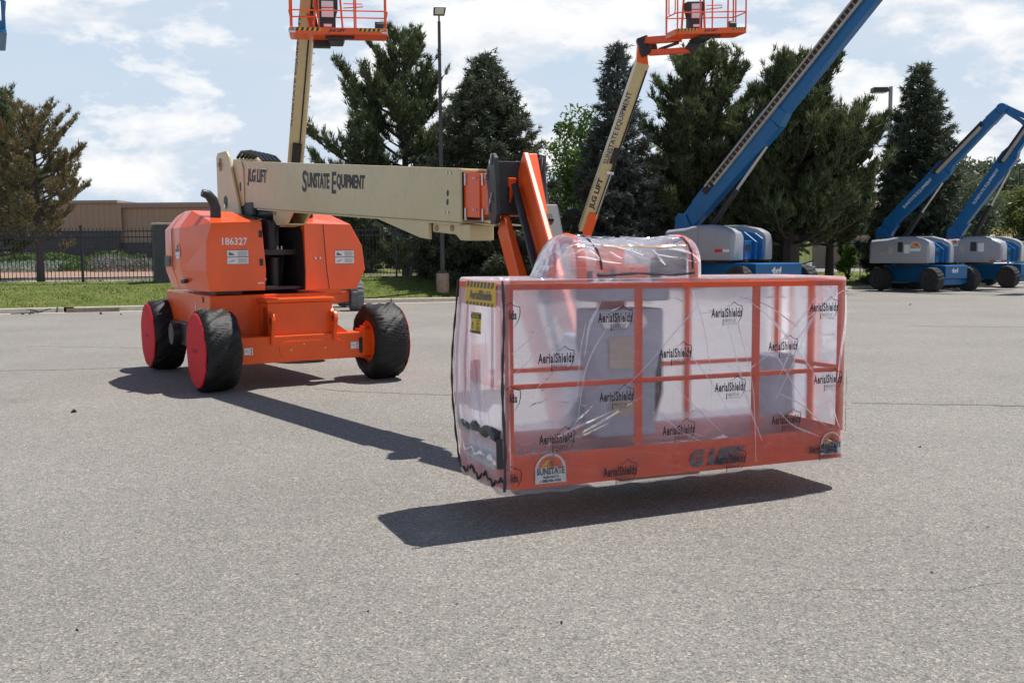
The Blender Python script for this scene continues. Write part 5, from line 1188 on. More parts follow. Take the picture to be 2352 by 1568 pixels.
# top sheet with an opening below the console tent
def trange(s):
    r=.10
    if s<r: d=r-math.sqrt(max(0,r*r-(r-s)**2))
    elif s>BL-r: d=r-math.sqrt(max(0,r*r-(s-(BL-r))**2))
    else: d=0
    return d-.008,BS-d+.008
ns,nt_=150,44;V=[];idx={};Fc=[]
for i in range(ns+1):
    s=-.008+(BL+.016)*i/ns;t0,t1=trange(min(max(s,0),BL))
    for j in range(nt_+1):
        t=t0+(t1-t0)*j/nt_;e=min(j,nt_-j)/nt_*2;z=BH+.014+.5*wr((s,t,3))-.016*math.sin(math.pi*e/2)*(1 if s>1.5 or s<.4 else .3)
        V.append(BP(s,t,z))
for i in range(ns):
    for j in range(nt_):
        s=(BL+.016)*(i+.5)/ns;t=BS*(j+.5)/nt_
        if .52<s<1.47 and .285<t<.735: continue
        a=i*(nt_+1)+j;Fc.append((a,a+nt_+1,a+nt_+2,a+1))
mesh_fast('top_sheet',np.array(V),np.array(Fc),PLB,cov_,smooth=True)
# crumpled bottom film lying over the deck and up the rear toe board
V=[];Fc=[];na,nb_=110,40
for i in range(na+1):
    for j in range(nb_+1):
        s=.03+(BL-.06)*i/na;q=j/nb_
        t=min(BS-.03,.03+(BS-.02)*q*1.12);z=.045+.035*abs(mn.noise(Vector((s*6,q*7,1))))+.02*abs(mn.noise(Vector((s*17,q*15,5))))
        if q>.86: z+=(q-.86)/.14*.20+.03*mn.noise(Vector((s*5,0,3)))
        V.append(BP(s,t-.02*abs(mn.noise(Vector((s*8,z*8,2))))-(.01 if q>.86 else 0),z))
for i in range(na):
    for j in range(nb_): a=i*(nb_+1)+j;Fc.append((a,a+nb_+1,a+nb_+2,a+1))
mesh_fast('bottom_sheet',np.array(V),np.array(Fc),PLB,cov_,smooth=True)
# tent over the console hoops
def tent(s,a):
    if s<.62: k=max(0.02,math.sin((s-.42)/.20*math.pi/2)**1.2) if s>.425 else .02
    elif s>1.47: k=max(.02,1-((s-1.47)/.05)**2)
    else: k=1
    sag=1-.05*math.sin(math.pi*min(1,max(0,(s-.66)/.78)))-.02*math.sin(s*17)
    c=math.cos(a);sn=math.sin(a)
    t=.51-.243*c*(.35+.65*k);z=BH+.01+.262*k*sag*max(0,sn)**.5
    w_=wr((s*1.3,t*1.6,z+2),1.3)
    return s,t-w_*c*.6,z+w_*max(sn,.2)
SS=list(np.linspace(.425,.62,18))+list(np.linspace(.635,1.47,60))+[1.485,1.5,1.51,1.518];AA=np.linspace(0,math.pi,46)
V=[BP(*tent(s,a)) for s in SS for a in AA];n=len(AA)
mesh_fast('tent_sheet',np.array(V),np.array([(i*n+j,i*n+j+1,(i+1)*n+j+1,(i+1)*n+j) for i in range(len(SS)-1) for j in range(n-1)]),PLT,cov_,smooth=True)
# folds where the film doubles over itself
rg=np.random.default_rng(11)
def fold(mb,fm,a0,b0,a1,b1,w,lift=.005,bow=.03):
    n=12;L1=[];L2=[];d=A(a1-a0,b1-b0);l=np.linalg.norm(d)+1e-6;nn=A(-d[1],d[0])/l;ph=rg.uniform(0,6)
    for i in range(n+1):
        t=i/n;c=A(a0,b0)+d*t+nn*(bow*l*math.sin(math.pi*t)+.004*math.sin(9*t+ph));ww=w*math.sin(math.pi*min(1,max(0,t*.96+.02)))**.7*(1+.3*math.sin(5*t+ph))
        L1.append(fm(*(c-nn*ww/2),.002));L2.append(fm(*(c+nn*ww/2),.002+lift))
    mb.add(L1+L2,[(i,i+1,n+2+i,n+1+i) for i in range(n)])
ff=lambda a,b,o:BP(min(max(a,.03),BL-.03),-(front_off(a,b)+o),min(max(b,.0),BH))
mb=MB()
for k in range(30):      # tension folds fanning down from the tent and the rail corners
    c0_=[(.66,BH),(1.45,BH),(.05,.1),(2.38,BH),(1.5,.15),(2.38,.1)][k%6];an=rg.uniform(-2.7,-.4) if c0_[1]>1 else (rg.uniform(.3,1.3) if c0_[0]<1 else rg.uniform(1.7,2.8));l=rg.uniform(.25,.9);r0_=rg.uniform(.03,.3)
    a0,b0=c0_[0]+r0_*math.cos(an)+rg.uniform(-.15,.15),c0_[1]+r0_*math.sin(an);a1,b1=a0+l*math.cos(an),b0+l*math.sin(an)
    if not(.02<a1<BL-.02 and .02<b1<BH): a1=min(max(a1,.03),BL-.03);b1=min(max(b1,.03),BH-.01)
    fold(mb,ff,a0,max(.02,min(b0,BH)),a1,b1,rg.uniform(.004,.016),bow=rg.uniform(-.08,.08))
for k in range(26):
    a0,b0=rg.uniform(.05,2.3),rg.uniform(.05,1.1);an=rg.uniform(-.5,.9);l=rg.uniform(.05,.25);fold(mb,ff,a0,b0,min(BL-.03,a0+l*math.cos(an)),b0+l*math.sin(an),rg.uniform(.003,.008),bow=.06)
fe_=lambda a,b,o:side_pt(0,min(max(a,.09),BS-.09),b)-BU*(.003+o)
for k in range(16):
    a0,b0=rg.uniform(.12,.6),rg.uniform(.35,1.0);fold(mb,fe_,a0,b0,min(.62,max(.1,a0+rg.uniform(-.15,.15))),max(.25,b0-rg.uniform(.2,.6)),rg.uniform(.004,.018),bow=rg.uniform(-.1,.1))
ft=lambda a,b,o:(lambda p:BP(p[0],p[1]-(.003+o)*math.cos(b),p[2]+(.003+o)*max(.3,math.sin(b))))(tent(a,b))
for k in range(26):
    a0,b0=rg.uniform(.48,1.4),rg.uniform(.15,1.9);fold(mb,ft,a0,b0,min(1.46,a0+rg.uniform(.05,.5)),min(2.2,max(.1,b0+rg.uniform(-.5,.5))),rg.uniform(.006,.03),bow=rg.uniform(-.1,.1))
mk('film_folds',mb,PLF,cov_,smooth=True)
# black edging tape
def tape(pts,name,mat,w=.012):
    mb=MB();mb.tube(pts,[w*(.8+.25*math.sin(i*1.7)) for i in range(len(pts))],6);return mk(name,mb,mat,cov_,smooth=True)
def toff(s,a,o=.004): 
    p=tent(s,a);return BP(p[0],p[1]-o*math.cos(a),p[2]+o*max(.3,math.sin(a)))
tape([toff(.76-.05*math.sin(a),a) for a in np.linspace(.04,2.0,22)],'edging_tape',HOSE,.0085)
tape([toff(1.41,a) for a in np.linspace(.04,1.1,14)],'edging_tape',HOSE,.0085)
tape([BP(s,.262,BH+.034+.006*math.sin(s*14)) for s in np.linspace(.73,1.42,16)],'edging_tape',HOSE,.010)
tape([toff(s,.62) for s in np.linspace(.78,1.40,20)],'drawn_cord',YEL,.0035)
tape([side_pt(.012,.70,z)+A(-.004,0,0) for z in np.linspace(-.0,BH,26)],'edging_tape',HOSE,.008)
tape([BP(.012,.012,z)+(-BU*.028-BW*.030)+A(.006*math.sin(z*8),0,0) for z in np.linspace(-.0,BH+.01,26)],'edging_tape',HOSE,.010)
zg=[]
for k in range(34):
    t=.012+(.70-.012)*k/33;zg.append(side_pt(.0,t,.035+.022*math.sin(k*.62+1)+.014*math.sin(k*1.9))-BU*.008)
tape(zg,'edging_tape',HOSE,.008)
# printed marks follow the sheet
def frontmap(s0,z0):
    return lambda a,b: BP(s0+a,-(front_off(s0+a,z0+b)+.004),z0+b)
def swoosh(mb,fm,k=1.):
    P=[(.0,.036),(.025,.044),(.048,.060),(.056,.066),(.070,.052),(.09,.043),(.112,.040),(.114,.02),(.112,-.005),(.104,-.032),(.09,-.055),(.072,-.076)]
    Wd=[.0006,.0012,.002,.0026,.0022,.002,.0026,.0026,.0026,.0024,.0016,.0005]
    P=[(a*k,b*k) for a,b in P];L_=[];R2=[]
    for i,(p,w) in enumerate(zip(P,Wd)):
        q0=P[max(0,i-1)];q1=P[min(len(P)-1,i+1)];d=A(q1[0]-q0[0],q1[1]-q0[1]);d/=np.linalg.norm(d);L_.append((p[0]-d[1]*w,p[1]+d[0]*w));R2.append((p[0]+d[1]*w,p[1]-d[0]*w))
    vs=[fm(*p) for p in L_+R2];n=len(P);mb.add(vs,[(i,i+1,n+i+1,n+i) for i in range(n-1)])
pl0=BP(0,-.03,0);sub=[]
LOG=[(1418,729),(1282,822),(1420,910),(1282,1007),(1675,718),(1556,810),(1680,888),(1562,987),(1898,705),(1803,794),(1905,870),(1808,963),(1426,1082),(1680,1054),(1893,1030)]
for i,(px,py) in enumerate(LOG):
    q=onplane(px,py,pl0,BW)-B0;s0=float(q@un(BU))/np.linalg.norm(BU);z0=float(q[2]-s0*BU[2]);fm=frontmap(s0,z0)
    mb=MB();add_text(mb,'AerialShields',.226,.058,fm,(0,0),bold=.034,spacing=1.12)
    add_text(mb,'TM',.010,.005,fm,(.119,.02),bold=.0)
    swoosh(mb,fm);
    add_text(mb,'TIRESOCKS, INC.',.092,.018,fm,(.025,-.052),bold=.01)
    for zz_ in (-.040,-.066,-.072): mb.add([fm(-.022,zz_),fm(.072,zz_),fm(.072,zz_+.0014),fm(-.022,zz_+.0014)],[(0,1,2,3)])
    mb.add([fm(-.030,-.038),fm(-.024,-.038),fm(-.024,-.078),fm(-.030,-.078)],[(0,1,2,3)])
    mk('printed_logo',mb,INK,cov_)
for (px,py) in ((1170,722),(1172,914),(1171,1098)):
    q=onplane(px,py,pl0,BW)-B0;s0=.008;z0=float(q[2]);fm=frontmap(s0,z0);mb=MB();add_text(mb,'lds',.045,.050,fm,(.035,-.005),bold=.035)
    fm2=frontmap(s0-.035,z0);swoosh(mb,fm2);mk('printed_logo',mb,INK,cov_)
# printed hazard band at the top of the left end
hm=lambda o:(lambda a,b:side_pt(0,.30-a,1.095+b)-BU*o)
mb=MB()
def grid(mb,fm,x0,x1,y0,y1,n=6,m=8):
    vs=[fm(x0+(x1-x0)*i/n,y0+(y1-y0)*j/m) for i in range(n+1) for j in range(m+1)];mb.add(vs,[(i*(m+1)+j,(i+1)*(m+1)+j,(i+1)*(m+1)+j+1,i*(m+1)+j+1) for i in range(n) for j in range(m)])
grid(mb,hm(.004),-.23,.23,-.068,.072,12,4);hb=mk('hazard_band',mb,YEL,cov_)
mb=MB();h7=hm(.007)
for k in range(8):
    a=-.21+k*.054;mb.add([h7(a,.036),h7(a+.026,.036),h7(a+.042,.070),h7(a+.016,.070)],[(0,1,2,3)]);mb.add([h7(a,-.066),h7(a+.026,-.066),h7(a+.036,-.048),h7(a+.010,-.048)],[(0,1,2,3)])
add_text(mb,'AerialShields',.34,.055,h7,(.01,-.006),bold=.02);mk('band_print',mb,INKG,hb)
# caution label on the left end
e0=side_pt(0,.38,0);fcp=lambda a,b:side_pt(.0,.345-a,.925+b)-BU*.004
mb=MB()
grid(mb,fcp,-.075,.075,-.062,.062);o=mk('caution_sticker',mb,YELD,cov_)
fq=lambda a,b:side_pt(.0,.345-a,.925+b)-BU*.007
mb=MB();grid(mb,fq,-.075,.075,.026,.052,6,2);grid(mb,fq,-.075,.075,-.058,-.046,6,1);grid(mb,fq,-.065,-.03,-.034,-.030,2,1)
for k in range(4): grid(mb,fq,.005,.06,-.02-.008*k,-.017-.008*k,2,1)
for k in range(14): grid(mb,fq,-.073+k*.0105,-.068+k*.0105,.056,.061,1,1)
add_text(mb,'LOAD',.045,.012,fq,(.03,.014),bold=.02);add_text(mb,'LIMIT',.045,.012,fq,(.03,-.004),bold=.02);mb.add([fq(-.06,-.02),fq(-.05,.01),fq(-.045,-.002),fq(-.03,.006),fq(-.045,-.012),fq(-.035,-.022)],[(0,1,2,3,4,5)])
mk('sticker_print',mb,INK,o)
fq2=lambda a,b:side_pt(.0,.345-a,.925+b)-BU*.010
mb=MB();add_text(mb,'CAUTION',.10,.018,fq2,(.005,.039),bold=.02);mk('sticker_print',mb,YELD,o)

# ================================================================ LIFTS FURTHER BACK
def chassis_set(root,ctr,cx,cy,wb,tr,Rr,w,metal,tyre,rim,z0=.42,z1=1.02,lug=True,front=.35):
    Cc=lambda a,b,z:ctr+cx*a+cy*b+A(0,0,z)
    mb=MB();mb.prism([(-wb/2-.25,z0),(-wb/2+.45,z0-.05),(wb/2-.5,z0-.05),(wb/2+front,z0+.12),(wb/2+front,z1),(wb/2+.1,z1+.02),(-wb/2-.25,z1)],lambda a,b,t:Cc(a,t,b),-tr/2+.42,tr/2-.42);ch=mk('chassis',mb,metal,root,bevel=.02)
    for sx in(-1,1):
        mb=MB();mb.prism([(-tr/2+.2,Rr-.17),(-tr/2+.6,Rr-.22),(tr/2-.6,Rr-.22),(tr/2-.2,Rr-.17),(tr/2-.2,Rr+.12),(-tr/2+.2,Rr+.12)],lambda a,b,t,sx=sx:Cc(sx*wb/2+t,a,b),-.12,.12);mk('axle',mb,metal,ch,bevel=.012)
        for sy in(-1,1): wheel(root,Cc(sx*wb/2,sy*tr/2,Rr),cy*sy,Rr,w,tyre,rim,lug)
    return Cc
def jlg_far(label,ctr,cx,boompts,bw,bh,bside,bask,hz=2.05):
    cy=A(-cx[1],cx[0],0);root=thing('boom_lift',ctr,label,'boom lift','orange and cream boom lifts')
    Cc=chassis_set(root,ctr,cx,cy,2.4,2.0,.45,.36,ORG,RUBG,ORG,.40,.95,lug=True,front=.2)
    for sy,nm in((-1,'hood'),(1,'hood')):
        mb=MB();y0,y1=(sy*.32,sy*.92);mb.loft([[Cc(x,y0,1.05),Cc(x,y1,1.08),Cc(x,y1+sy*.06,1.3),Cc(x,y1+sy*.04,hz-.35),Cc(x,y1-sy*.15,hz-.05),Cc(x,y0,hz)] for x in(-1.2,.95)]);mk('hood',mb,ORG,root,bevel=.04)
    mb=MB();mb.box((-1.1,-.3,1.0),(.8,.3,1.9),Cc);mk('turntable_frame',mb,BLK,root)
    mb=MB();mb.cyl(Cc(0,0,.94),Cc(0,0,1.05),.5,28);mk('slew_ring',mb,BLK,root)
    # boom
    p0,p1=boompts[0],boompts[-1];n=len(boompts)
    d=un(p1-p0);sd=un(bside-d*(bside@d));nr=un(np.cross(sd,d));nr=nr if nr[1]<0 else -nr     # nr faces the viewer
    mb=MB();mb.beam(p0,p1,bw,bh,bw*.92,bh,side=sd);bm=mk('main_boom',mb,CRM,root,bevel=.012)
    L=np.linalg.norm(p1-p0);f=lambda t,x,o=0.:p0+d*t*L+sd*x+nr*(bh/2+o)
    return root,bm,f,d,sd,nr,L,Cc
# --- lift behind the near machine
wp=atg(818,713);cx=un(A(.995,-.06,0))*-1
cx=un(A(.30,-.954,0))          # front axle faces the viewer
cyB=A(-cx[1],cx[0],0)
ctr=wp-cx*1.2-cyB*1.0
ctr=A(ctr[0],ctr[1],gz(ctr[1]))
Yb=ctr[1]
b0=aty(668,505,Yb+.6);b1=aty(714,-60,Yb-3.2)
rootB,bmB,fB,dB,sB,nB,LB,CB=jlg_far('cream boom lift behind the near one, basket at top left above the cream boom',ctr,cx,[b0,b1],.42,.40,A(1,0,0),None)
def strip_on(f,t0,t1,x0,x1,par,mat,name,o=.004,th=.02):
    mb=MB();q=[f(t0,x0,o),f(t0,x1,o),f(t1,x1,o),f(t1,x0,o)];r=[f(t0,x0,o+th),f(t0,x1,o+th),f(t1,x1,o+th),f(t1,x0,o+th)];mb.box8(q+r);return mk(name,mb,mat,par,bevel=0)
strip_on(fB,.34,1.,.085,.125,bmB,TRK,'cable_track',th=.012)
strip_on(fB,.27,.36,-.08,.16,bmB,TRK,'cable_track',th=.10)
strip_on(fB,-.01,.255,.03,.22,bmB,TRK,'cylinder_recess',th=.05)
strip_on(fB,-.01,.24,.09,.13,bmB,STEEL,'cylinder_rod',o=.06,th=.04)
strip_on(fB,.22,.235,-.02,.24,bmB,WHT,'clamp',o=.056,th=.03)
mb=MB();edge=frame(fB(.64,-.165),dB,-sB,nB,.004)
add_text(mb,'SUNSTATE EQUIPMENT',3.2,.07,edge,bold=.03);mk('lettering',mb,INKG,bmB)
mb=MB()
for k in range(16):
    t=.3+.042*k;p=fB(t,.245,-.12);mb.cyl(p,p+sB*.03,.025,6)
mk('hose_clips',mb,CRM,bmB)
# basket with jib
bp0=aty(664,77,25.6);bu=un(A(math.cos(.16),math.sin(.16),.008));bw_=A(-math.sin(.16),math.cos(.16),0)
mB=bp0
pB,PBf=basket(rootB,mB,bu,bw_,2.44,.76,1.15,posts=(.01,.30,.66,.995),rail_r=.021,kick=.16)
frB=frame(mB,bu,(0,0,1),-bw_,.004)
hazard(pB,frB,.16,.78,.075,.15,5);hazard(pB,frB,1.72,2.28,.075,.15,5);dome_logo(pB,frB,.07,.09,.17,big=False);dome_logo(pB,frB,2.36,.085,.14,big=False)
mb=MB();add_text(mb,'JLG LIFT',.42,.085,frB,(1.18,.08),bold=.05,shear=.3);mk('lettering',mb,INK,pB)
jt=aty(712,-70,27.2);jb_=PBf(.95,.98,.05)
mb=MB();mb.beam(jt,PBf(.85,.95,.30),.20,.18,side=(1,0,0));mb.beam(jt+A(-.22,0,-.45),PBf(.62,1.0,-.10),.11,.11,side=(1,0,0));mk('jib_arm',mb,ORG,rootB,bevel=.015)
mb=MB();mb.beam(jt+A(-.12,-.1,-.3),PBf(.7,.95,.2),.08,.08,side=(1,0,0));mb.box8([PBf(*q) for q in((.55,.8,-.16),(1.0,.8,-.16),(1.0,1.05,-.16),(.55,1.05,-.16),(.65,.8,.2),(1.0,.8,.2),(1.0,1.0,.2),(.65,1.0,.2))]);mk('jib_cylinder',mb,BLK,rootB,bevel=.01)
mb=MB();mb.beam(b1-dB*.1,jt+A(0,0,.3),.3,.3,side=(1,0,0));mk('boom_head',mb,ORG,rootB,bevel=.02)
# --- lift C right of centre
cC=aty(1352,600,34.5);cC=A(cC[0],34.5,gz(34.5));cx=un(A(.93,-.36,0))
b0=aty(1343,528,33.8);b1=aty(1476,142,31.0)
rootC,bmC,fC,dC,sC,nC,LC,CC=jlg_far('cream boom lift standing behind the wrapped basket, its boom against the blue spruce','' if False else cC,cx,[b0,b1],.43,.38,A(1,0,0),None,hz=2.08)
strip_on(fC,.52,.97,.14,.19,bmC,TRK,'cable_track',th=.015);strip_on(fC,.44,.53,.0,.20,bmC,TRK,'cable_track',th=.06)
strip_on(fC,.0,.44,.13,.235,bmC,TRK,'cylinder_recess',th=.04);strip_on(fC,.10,.39,.15,.19,bmC,STEEL,'cylinder_rod',o=.05,th=.03)
strip_on(fC,.38,.395,.02,.24,bmC,WHT,'clamp',o=.05,th=.03)
strip_on(fC,-.06,.13,-.08,.22,bmC,ORG,'lower_link',th=.06)
mb=MB();e=frame(fC(.245,-.06),dC,-sC,nC,.004);add_text(mb,'JLG LIFT',1.15,.22,e,bold=.04,shear=.1);mk('lettering',mb,INK,bmC)
for bb_,mt,oo in((.05,WHT,.004),(.02,INK,.007)):
    mb=MB();e=frame(fC(.635,-.10),dC,-sC,nC,oo);add_text(mb,'SUNSTATE EQUIPMENT',2.45,.19,e,bold=bb_);mk('lettering',mb,mt,bmC)
e0_=b1-dC*.06;kn_=aty(1474,108,30.6)
mb=MB();mb.beam(e0_,kn_+A(0,0,.15),.36,.34,.26,.3,side=(1,0,0));mk('boom_head',mb,ORG,rootC,bevel=.03)
mb=MB();mb.beam(kn_+A(-.02,-.05,.25),kn_+A(.16,-.1,-.25),.30,.34,side=(0,1,0));mb.beam(kn_+A(.3,-.1,.12),kn_+A(.38,-.1,-.22),.16,.2,side=(0,1,0));mk('jib_knuckle',mb,BLK,rootC,bevel=.03)
bp0=aty(1554,79,28.2);angC=.30;bu=un(A(math.cos(angC),math.sin(angC),.075));bw_=A(-math.sin(angC),math.cos(angC),0);mC_=bp0
pC,PCf=basket(rootC,mC_,bu,bw_,2.2,.76,1.15,posts=(.01,.33,.72,.995),rail_r=.021,kick=.15)
frC=frame(mC_,bu,(0,0,1),-bw_,.004)
hazard(pC,frC,.02,.62,.08,.145,6);hazard(pC,frC,1.72,2.16,.08,.145,5)
mb=MB();add_text(mb,'JLG LIFT',.42,.08,frC,(1.05,.075),bold=.05,shear=.3);mk('lettering',mb,INK,pC)
frCe=frame(mC_,-bw_,(0,0,1),-bu,.004);dome_logo(pC,frCe,-.45,.07,.12,big=False)
mb=MB();mb.beam(kn_+A(.05,-.05,.16),PCf(.55,.85,.05),.16,.19,side=(0,1,0));mb.beam(kn_+A(.2,-.1,-.2),PCf(.9,.9,-.28),.13,.16,side=(0,1,0));mk('jib_arm',mb,ORG,rootC,bevel=.015)
mb=MB();mb.beam(kn_+A(.5,-.1,-.1),PCf(.5,.9,-.07),.07,.07,side=(0,1,0));mb.beam(PCf(.85,.9,-.30),PCf(1.05,.8,.0),.22,.3,side=(0,1,0));mk('jib_cylinder',mb,BLK,rootC,bevel=.01)

# --- blue lifts
def genie(label,ctr,sc,cx,lx,boom_px,tc_,jib_px=None,basket_on=False,decals=1,fly=.50,taper=(.66,.44,.34),wbt=(2.6,2.1),trk0=None):
    cx=un(cx);lx=un(lx);cy=A(-cx[1],cx[0],0);ly=A(-lx[1],lx[0],0)
    root=thing('boom_lift',ctr,label,'boom lift','blue boom lifts')
    Rr=.5*sc;Cc=chassis_set(root,ctr,cx,cy,wbt[0]*sc,wbt[1]*sc,Rr,.38*sc,BLU,RUB,RIMG,.42*sc,1.05*sc,front=.30*sc)
    G=lambda x,y,z:tc_+(lx*x+ly*y+A(0,0,z))*sc
    mb=MB();mb.cyl(G(0,0,1.06),G(0,0,1.16),.55*sc,28);mk('slew_ring',mb,BLK,root)
    def gh(y0,y1,nm,x0,x1,zt):
        s=1 if y1>y0 else -1;mb=MB();out=[]
        for x,k,zz in((x0,.80,zt-.16),(x0+.10,1,zt-.04),(x0+.8,1,zt+.02),(x0+1.15,1,zt+.10),(x1-.8,1,zt+.10),(x1-.3,1,zt-.02),(x1-.07,.97,zt-.14),(x1,.82,zt-.30)):
            yb=y0+(y1-y0)*k;out.append([G(x,y0,1.15),G(x,yb-s*.03,1.15),G(x,yb,1.3),G(x,yb,zz-.18),G(x,yb-s*.05,zz-.06),G(x,yb-s*.16,zz),G(x,y0,zz)])
        mb.loft(out);return mk(nm,mb,GHD,root,bevel=.03*sc,smooth=True)
    h1=gh(-.26,-1.0,'hood',-1.30,1.15,2.13);h2=gh(.46,1.0,'hood',-1.1,1.50,2.13)
    mb=MB();mb.box((-1.1,-.255,1.16),(1.18,.335,1.75),G);mb.prism([(-1.1,1.6),(1.30,1.16),(1.33,1.7),(.9,2.02),(-.3,2.12),(-1.1,1.9)],lambda a,b,t:G(a,t,b),.20,.335);mb.prism([(.1,1.18),(1.38,1.18),(1.46,1.35),(1.46,1.80),(1.2,1.98),(.3,2.16),(.1,2.1)],lambda a,b,t:G(a,t,b),.34,.455);mk('turntable_frame',mb,BLU,root,bevel=.02*sc)
    mb=MB();mb.box((1.181,-.2,1.45),(1.195,.05,1.62),G);mk('opening',mb,BLK,root)
    # riser plates
    for yy in (-.25,.22):
        mb=MB();mb.prism([(-1.32,1.75),(-1.28,2.50),(-1.16,2.62),(-.93,2.60),(-.83,2.4),(-.45,1.75)],lambda a,b,t:G(a,t,b),yy-.03,yy+.03);mk('riser_plate',mb,BLU,root,bevel=.015)
    O=G(0,0,2);p0=onplane(*boom_px[0],O,ly);p1=onplane(*boom_px[1],O,ly);d=un(p1-p0);L=np.linalg.norm(p1-p0);up=un(np.cross(ly,d));up=up if up[2]>0 else -up
    a,b,c=[q*sc for q in taper];W=.40*sc
    f=lambda t,x,o=0.:p0+d*t*L+up*x-ly*(W/2+o)
    def bx(t0,t1,h0,h1,w,name,mat,y=0,parent=root,e0=0,e1=0):
        q0=p0+d*t0*L+up*e0;q1=p0+d*t1*L+up*e1;mb=MB();mb.beam(q0,q1,w,h0,w,h1,side=ly);return mk(name,mb,mat,parent,bevel=.015)
    bm=bx(0,fly+.05,b*1.02,a,W,'main_boom',BLU,e0=.03*sc,e1=-.02)
    bx(fly+.05,fly+.10,a,b,W,'boom_taper',BLU,parent=bm,e0=-.02,e1=.0)
    bx(fly+.10,.97,b,c*1.1,W*.85,'fly_boom_section',BLU,parent=root)
    tk=fly if trk0 is None else trk0
    if trk0 is None:
        strip_on(f,tk-.02,.93,b*.20,b*.44,bm,TRK,'cable_track',o=.005,th=.10);strip_on(f,tk+.0,.90,-b*.05,b*.19,bm,TANT,'track_cover',o=.005,th=.11)
    else:
        strip_on(f,tk-.02,.97,b*.14,b*.44,bm,TRK,'cable_track',o=.005,th=.06);strip_on(f,tk,.95,b*.40,b*.47,bm,TANT,'track_rail',o=.07,th=.06);strip_on(f,tk+.03,.93,b*.06,b*.14,bm,TANT,'track_rail',o=.005,th=.12)
        mb=MB()
        for k in range(46):
            t_=tk+.01+k*.0195;q=[f(t_,b*.16,.066),f(t_,b*.39,.066),f(t_+.006,b*.39,.066),f(t_+.006,b*.16,.066)];mb.add(q,[(0,1,2,3)])
        mk('track_links',mb,RIMG,bm)
    # lift cylinder
    q0=G(-.45,0,1.8);q1=p0+d*L*(fly-.03)-up*a*.52;m=q0+(q1-q0)*.55
    mb=MB();mb.cyl(q0,m,.10*sc,14);mk('lift_cylinder',mb,BLK,root,smooth=True)
    mb=MB();mb.cyl(m,q1,.055*sc,12);mk('cylinder_rod',mb,STEEL,root,smooth=True)
    mb=MB();mb.beam(G(-.85,0,1.75),G(-1.08,0,2.42),.4*sc,.42*sc,side=ly);mb.beam(G(-1.08,0,2.2),p0+d*.25,.38*sc,.5*sc,.38*sc,.6*sc,side=ly);mk('boom_foot',mb,BLU,root,bevel=.02)
    if trk0 is None: fr=frame(f(fly*.62,.02),d,up,-ly,.004);mb=MB();add_text(mb,'SUNSTATE EQUIPMENT',L*.27,.14*sc,fr,bold=.02);mk('lettering',mb,WHT,bm)
    # decals on the hood
    fh=frame(G(0,-1.0,0),lx,(0,0,1),-ly,.008)
    def pt(x0,x1,z0,z1,mat,nm,o=0.): mb=MB();mb.prism([(x0*sc,z0*sc),(x1*sc,z0*sc),(x1*sc,z1*sc),(x0*sc,z1*sc)],fh,o,o+.004);return mk(nm,mb,mat,h1)
    if decals==1:
        dome_logo(h1,fh,.62*sc,1.80*sc,.42*sc,big=False);pt(.18,.40,1.55,1.9,WHT,'sticker');pt(-.08,.12,1.6,2.0,BLK,'control_panel');pt(-.48,-.28,1.52,1.86,TANT,'sticker');pt(-.8,-.6,1.5,1.6,TANT,'sticker')
    elif decals==2:
        dome_logo(h1,fh,-.72*sc,1.95*sc,.30*sc,big=False);pt(.22,.46,1.6,1.95,WHT,'sticker');pt(-.08,.16,1.62,2.0,BLK,'control_panel');pt(-.5,-.3,1.55,1.86,TANT,'sticker');pt(.70,.92,1.19,1.25,REDR,'reflector');pt(.93,1.12,1.19,1.25,WHT,'reflector');pt(1.13,1.35,1.19,1.25,REDR,'reflector');pt(-.85,-.65,1.5,1.6,TANT,'sticker')
    else:
        pt(.58,.84,1.40,1.49,REDR,'reflector');pt(.85,1.08,1.40,1.49,WHT,'reflector')
        mb=MB();mb.prism([(-.004,1.2*sc),(.004,1.2*sc),(.004,2.05*sc),(-.004,2.05*sc)],fh,0,.003);mk('door_seam',mb,BLK,h1)
    if decals in(1,2):
        mb=MB();mb.cyl(G(-1.05,-.6,1.98),G(-1.05,-.6,2.14),.06*sc,12);mk('beacon',mb,AMB,root,smooth=True)
    # 4x4 lettering on the chassis flank
    fc=frame(Cc((wbt[0]/2+.30)*sc,(-.25 if decals==0 else -.1)*sc,.86*sc),cy,(0,0,1),cx,.006)
    mb=MB();add_text(mb,'4x4',.38*sc,.20*sc,fc,bold=.04,shear=.2);mk('lettering',mb,WHT,root)
    if jib_px:
        O2=O;k0=onplane(*jib_px[0],O2,ly)
        mb=MB();mb.beam(p0+d*L*.96,k0,.36,.42,.34,.36,side=ly);mb.cyl(k0-ly*.2,k0+ly*.2,.20,16);mk('jib_knuckle',mb,BLU,root,bevel=.02)
        for off,r_ in((.12,.14),(-.22,.11)):
            j1=onplane(*jib_px[1],O2,ly);mb=MB();mb.beam(k0+A(0,0,off*.4+.0)+lx*.1,j1+A(0,0,off),.14,r_*1.4,side=ly);mk('jib_arm',mb,BLU,root,bevel=.015)
        mb=MB();mb.beam(k0+A(0,0,-.1)+lx*.25,j1+A(0,0,-.08)-lx*.4,.08,.09,side=ly);mk('jib_cylinder',mb,BLK,root)
        if basket_on:
            bu=un(A(ly[0],ly[1],0));mm=j1+lx*.25-ly*1.2+A(0,0,-.55);bw_=-lx;mm=mm+lx*.8
            basket(root,mm,bu,bw_,2.4,.8,1.1,rail_r=.02,metal=BLU,kick=.15)
    return root
cxE=un(A(.45,-.89,0));cyE=A(-cxE[1],cxE[0],0);lxE=un(A(.75,-.66,0));lyE=A(-lxE[1],lxE[0],0)
def tcent(px,Y,sc): c=aty(px,600,Y);c=A(c[0],Y,gz(Y));return c+(lxE*1.3+lyE*1.0)*sc
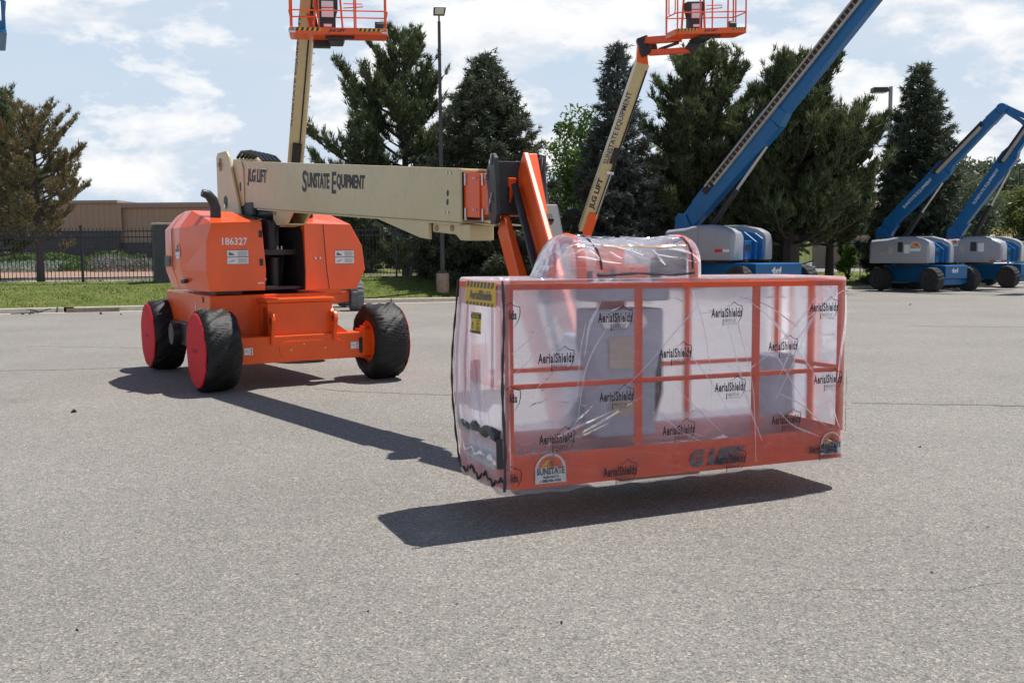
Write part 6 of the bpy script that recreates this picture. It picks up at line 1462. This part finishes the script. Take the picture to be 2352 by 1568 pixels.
g0=atg(2022,667);ctrE=g0+cxE*1.3+cyE*1.05;ctrE[2]=gz(ctrE[1])
genie('left one of the two smaller blue boom lifts at right, beside the conical spruce',ctrE,1.0,cxE,lxE,[(2040,520),(2285,268)],tcent(1993,41.5,1.0),[(2303,250),(2392,292)],True,decals=1)
g1=atg(2315,661);ctrF=g1-cxE*1.3+cyE*1.05;ctrF[2]=gz(ctrF[1])
genie('rightmost blue boom lift with red and white reflector strip, partly cut by the frame',ctrF,1.0,cxE,lxE,[(2205,520),(2420,215)],tcent(2158,42.6,1.0),[(2440,190),(2530,230)],False,decals=2)
pD=aty(1698,600,34.4);pD=A(pD[0],34.4,0);ctrD=pD-cxE*1.75+cyE*1.45;ctrD[2]=gz(ctrD[1])
genie('large blue boom lift with grey hoods behind the wrapped basket, marked 4x4',ctrD,1.17,cxE,lxE,[(1610,480),(2052,-70)],tcent(1520,37.,1.17),None,False,decals=3,fly=.36,taper=(.76,.58,.48),wbt=(3.0,2.48),trk0=.08)
# blue lift whose basket corner shows at the top left edge
cH=A(-16.,19.5,gz(19.5))
root=thing('boom_lift',cH,'blue boom lift cut off by the left frame edge, only its basket corner showing','boom lift','blue boom lifts')
chassis_set(root,cH,A(1,0,0),A(0,1,0),2.4,2.0,.46,.36,BLU,RUB,GRYBOX)
mb=MB();mb.box((cH[0]-1.3,cH[1]-1,cH[2]+1.08),(cH[0]+1.2,cH[1]+1,cH[2]+2.1));mk('hood',mb,GHD,root,bevel=.1)
c0=aty(16,76,18.);bm0=c0-A(.76,0,.05)
mb=MB();mb.beam(cH+A(-1,0,2.2),A(c0[0]-2.2,18.8,c0[2]-.6),.35,.5,side=(0,1,0));mb.beam(A(c0[0]-2.3,18.8,c0[2]-.6),A(c0[0]-.9,18.6,c0[2]+.0),.2,.25,side=(0,1,0));mk('main_boom',mb,BLU,root,bevel=.02)
pH,PH=basket(root,c0,A(-.46,.89,0),A(-.89,-.46,0),1.8,.76,1.1,rail_r=.018,metal=BLU,kick=.06,console=False)
mb=MB();mb.box((.05,.02,.062),(.4,.16,.20),PH);mk('control_box',mb,BLU,pH,bevel=.02)
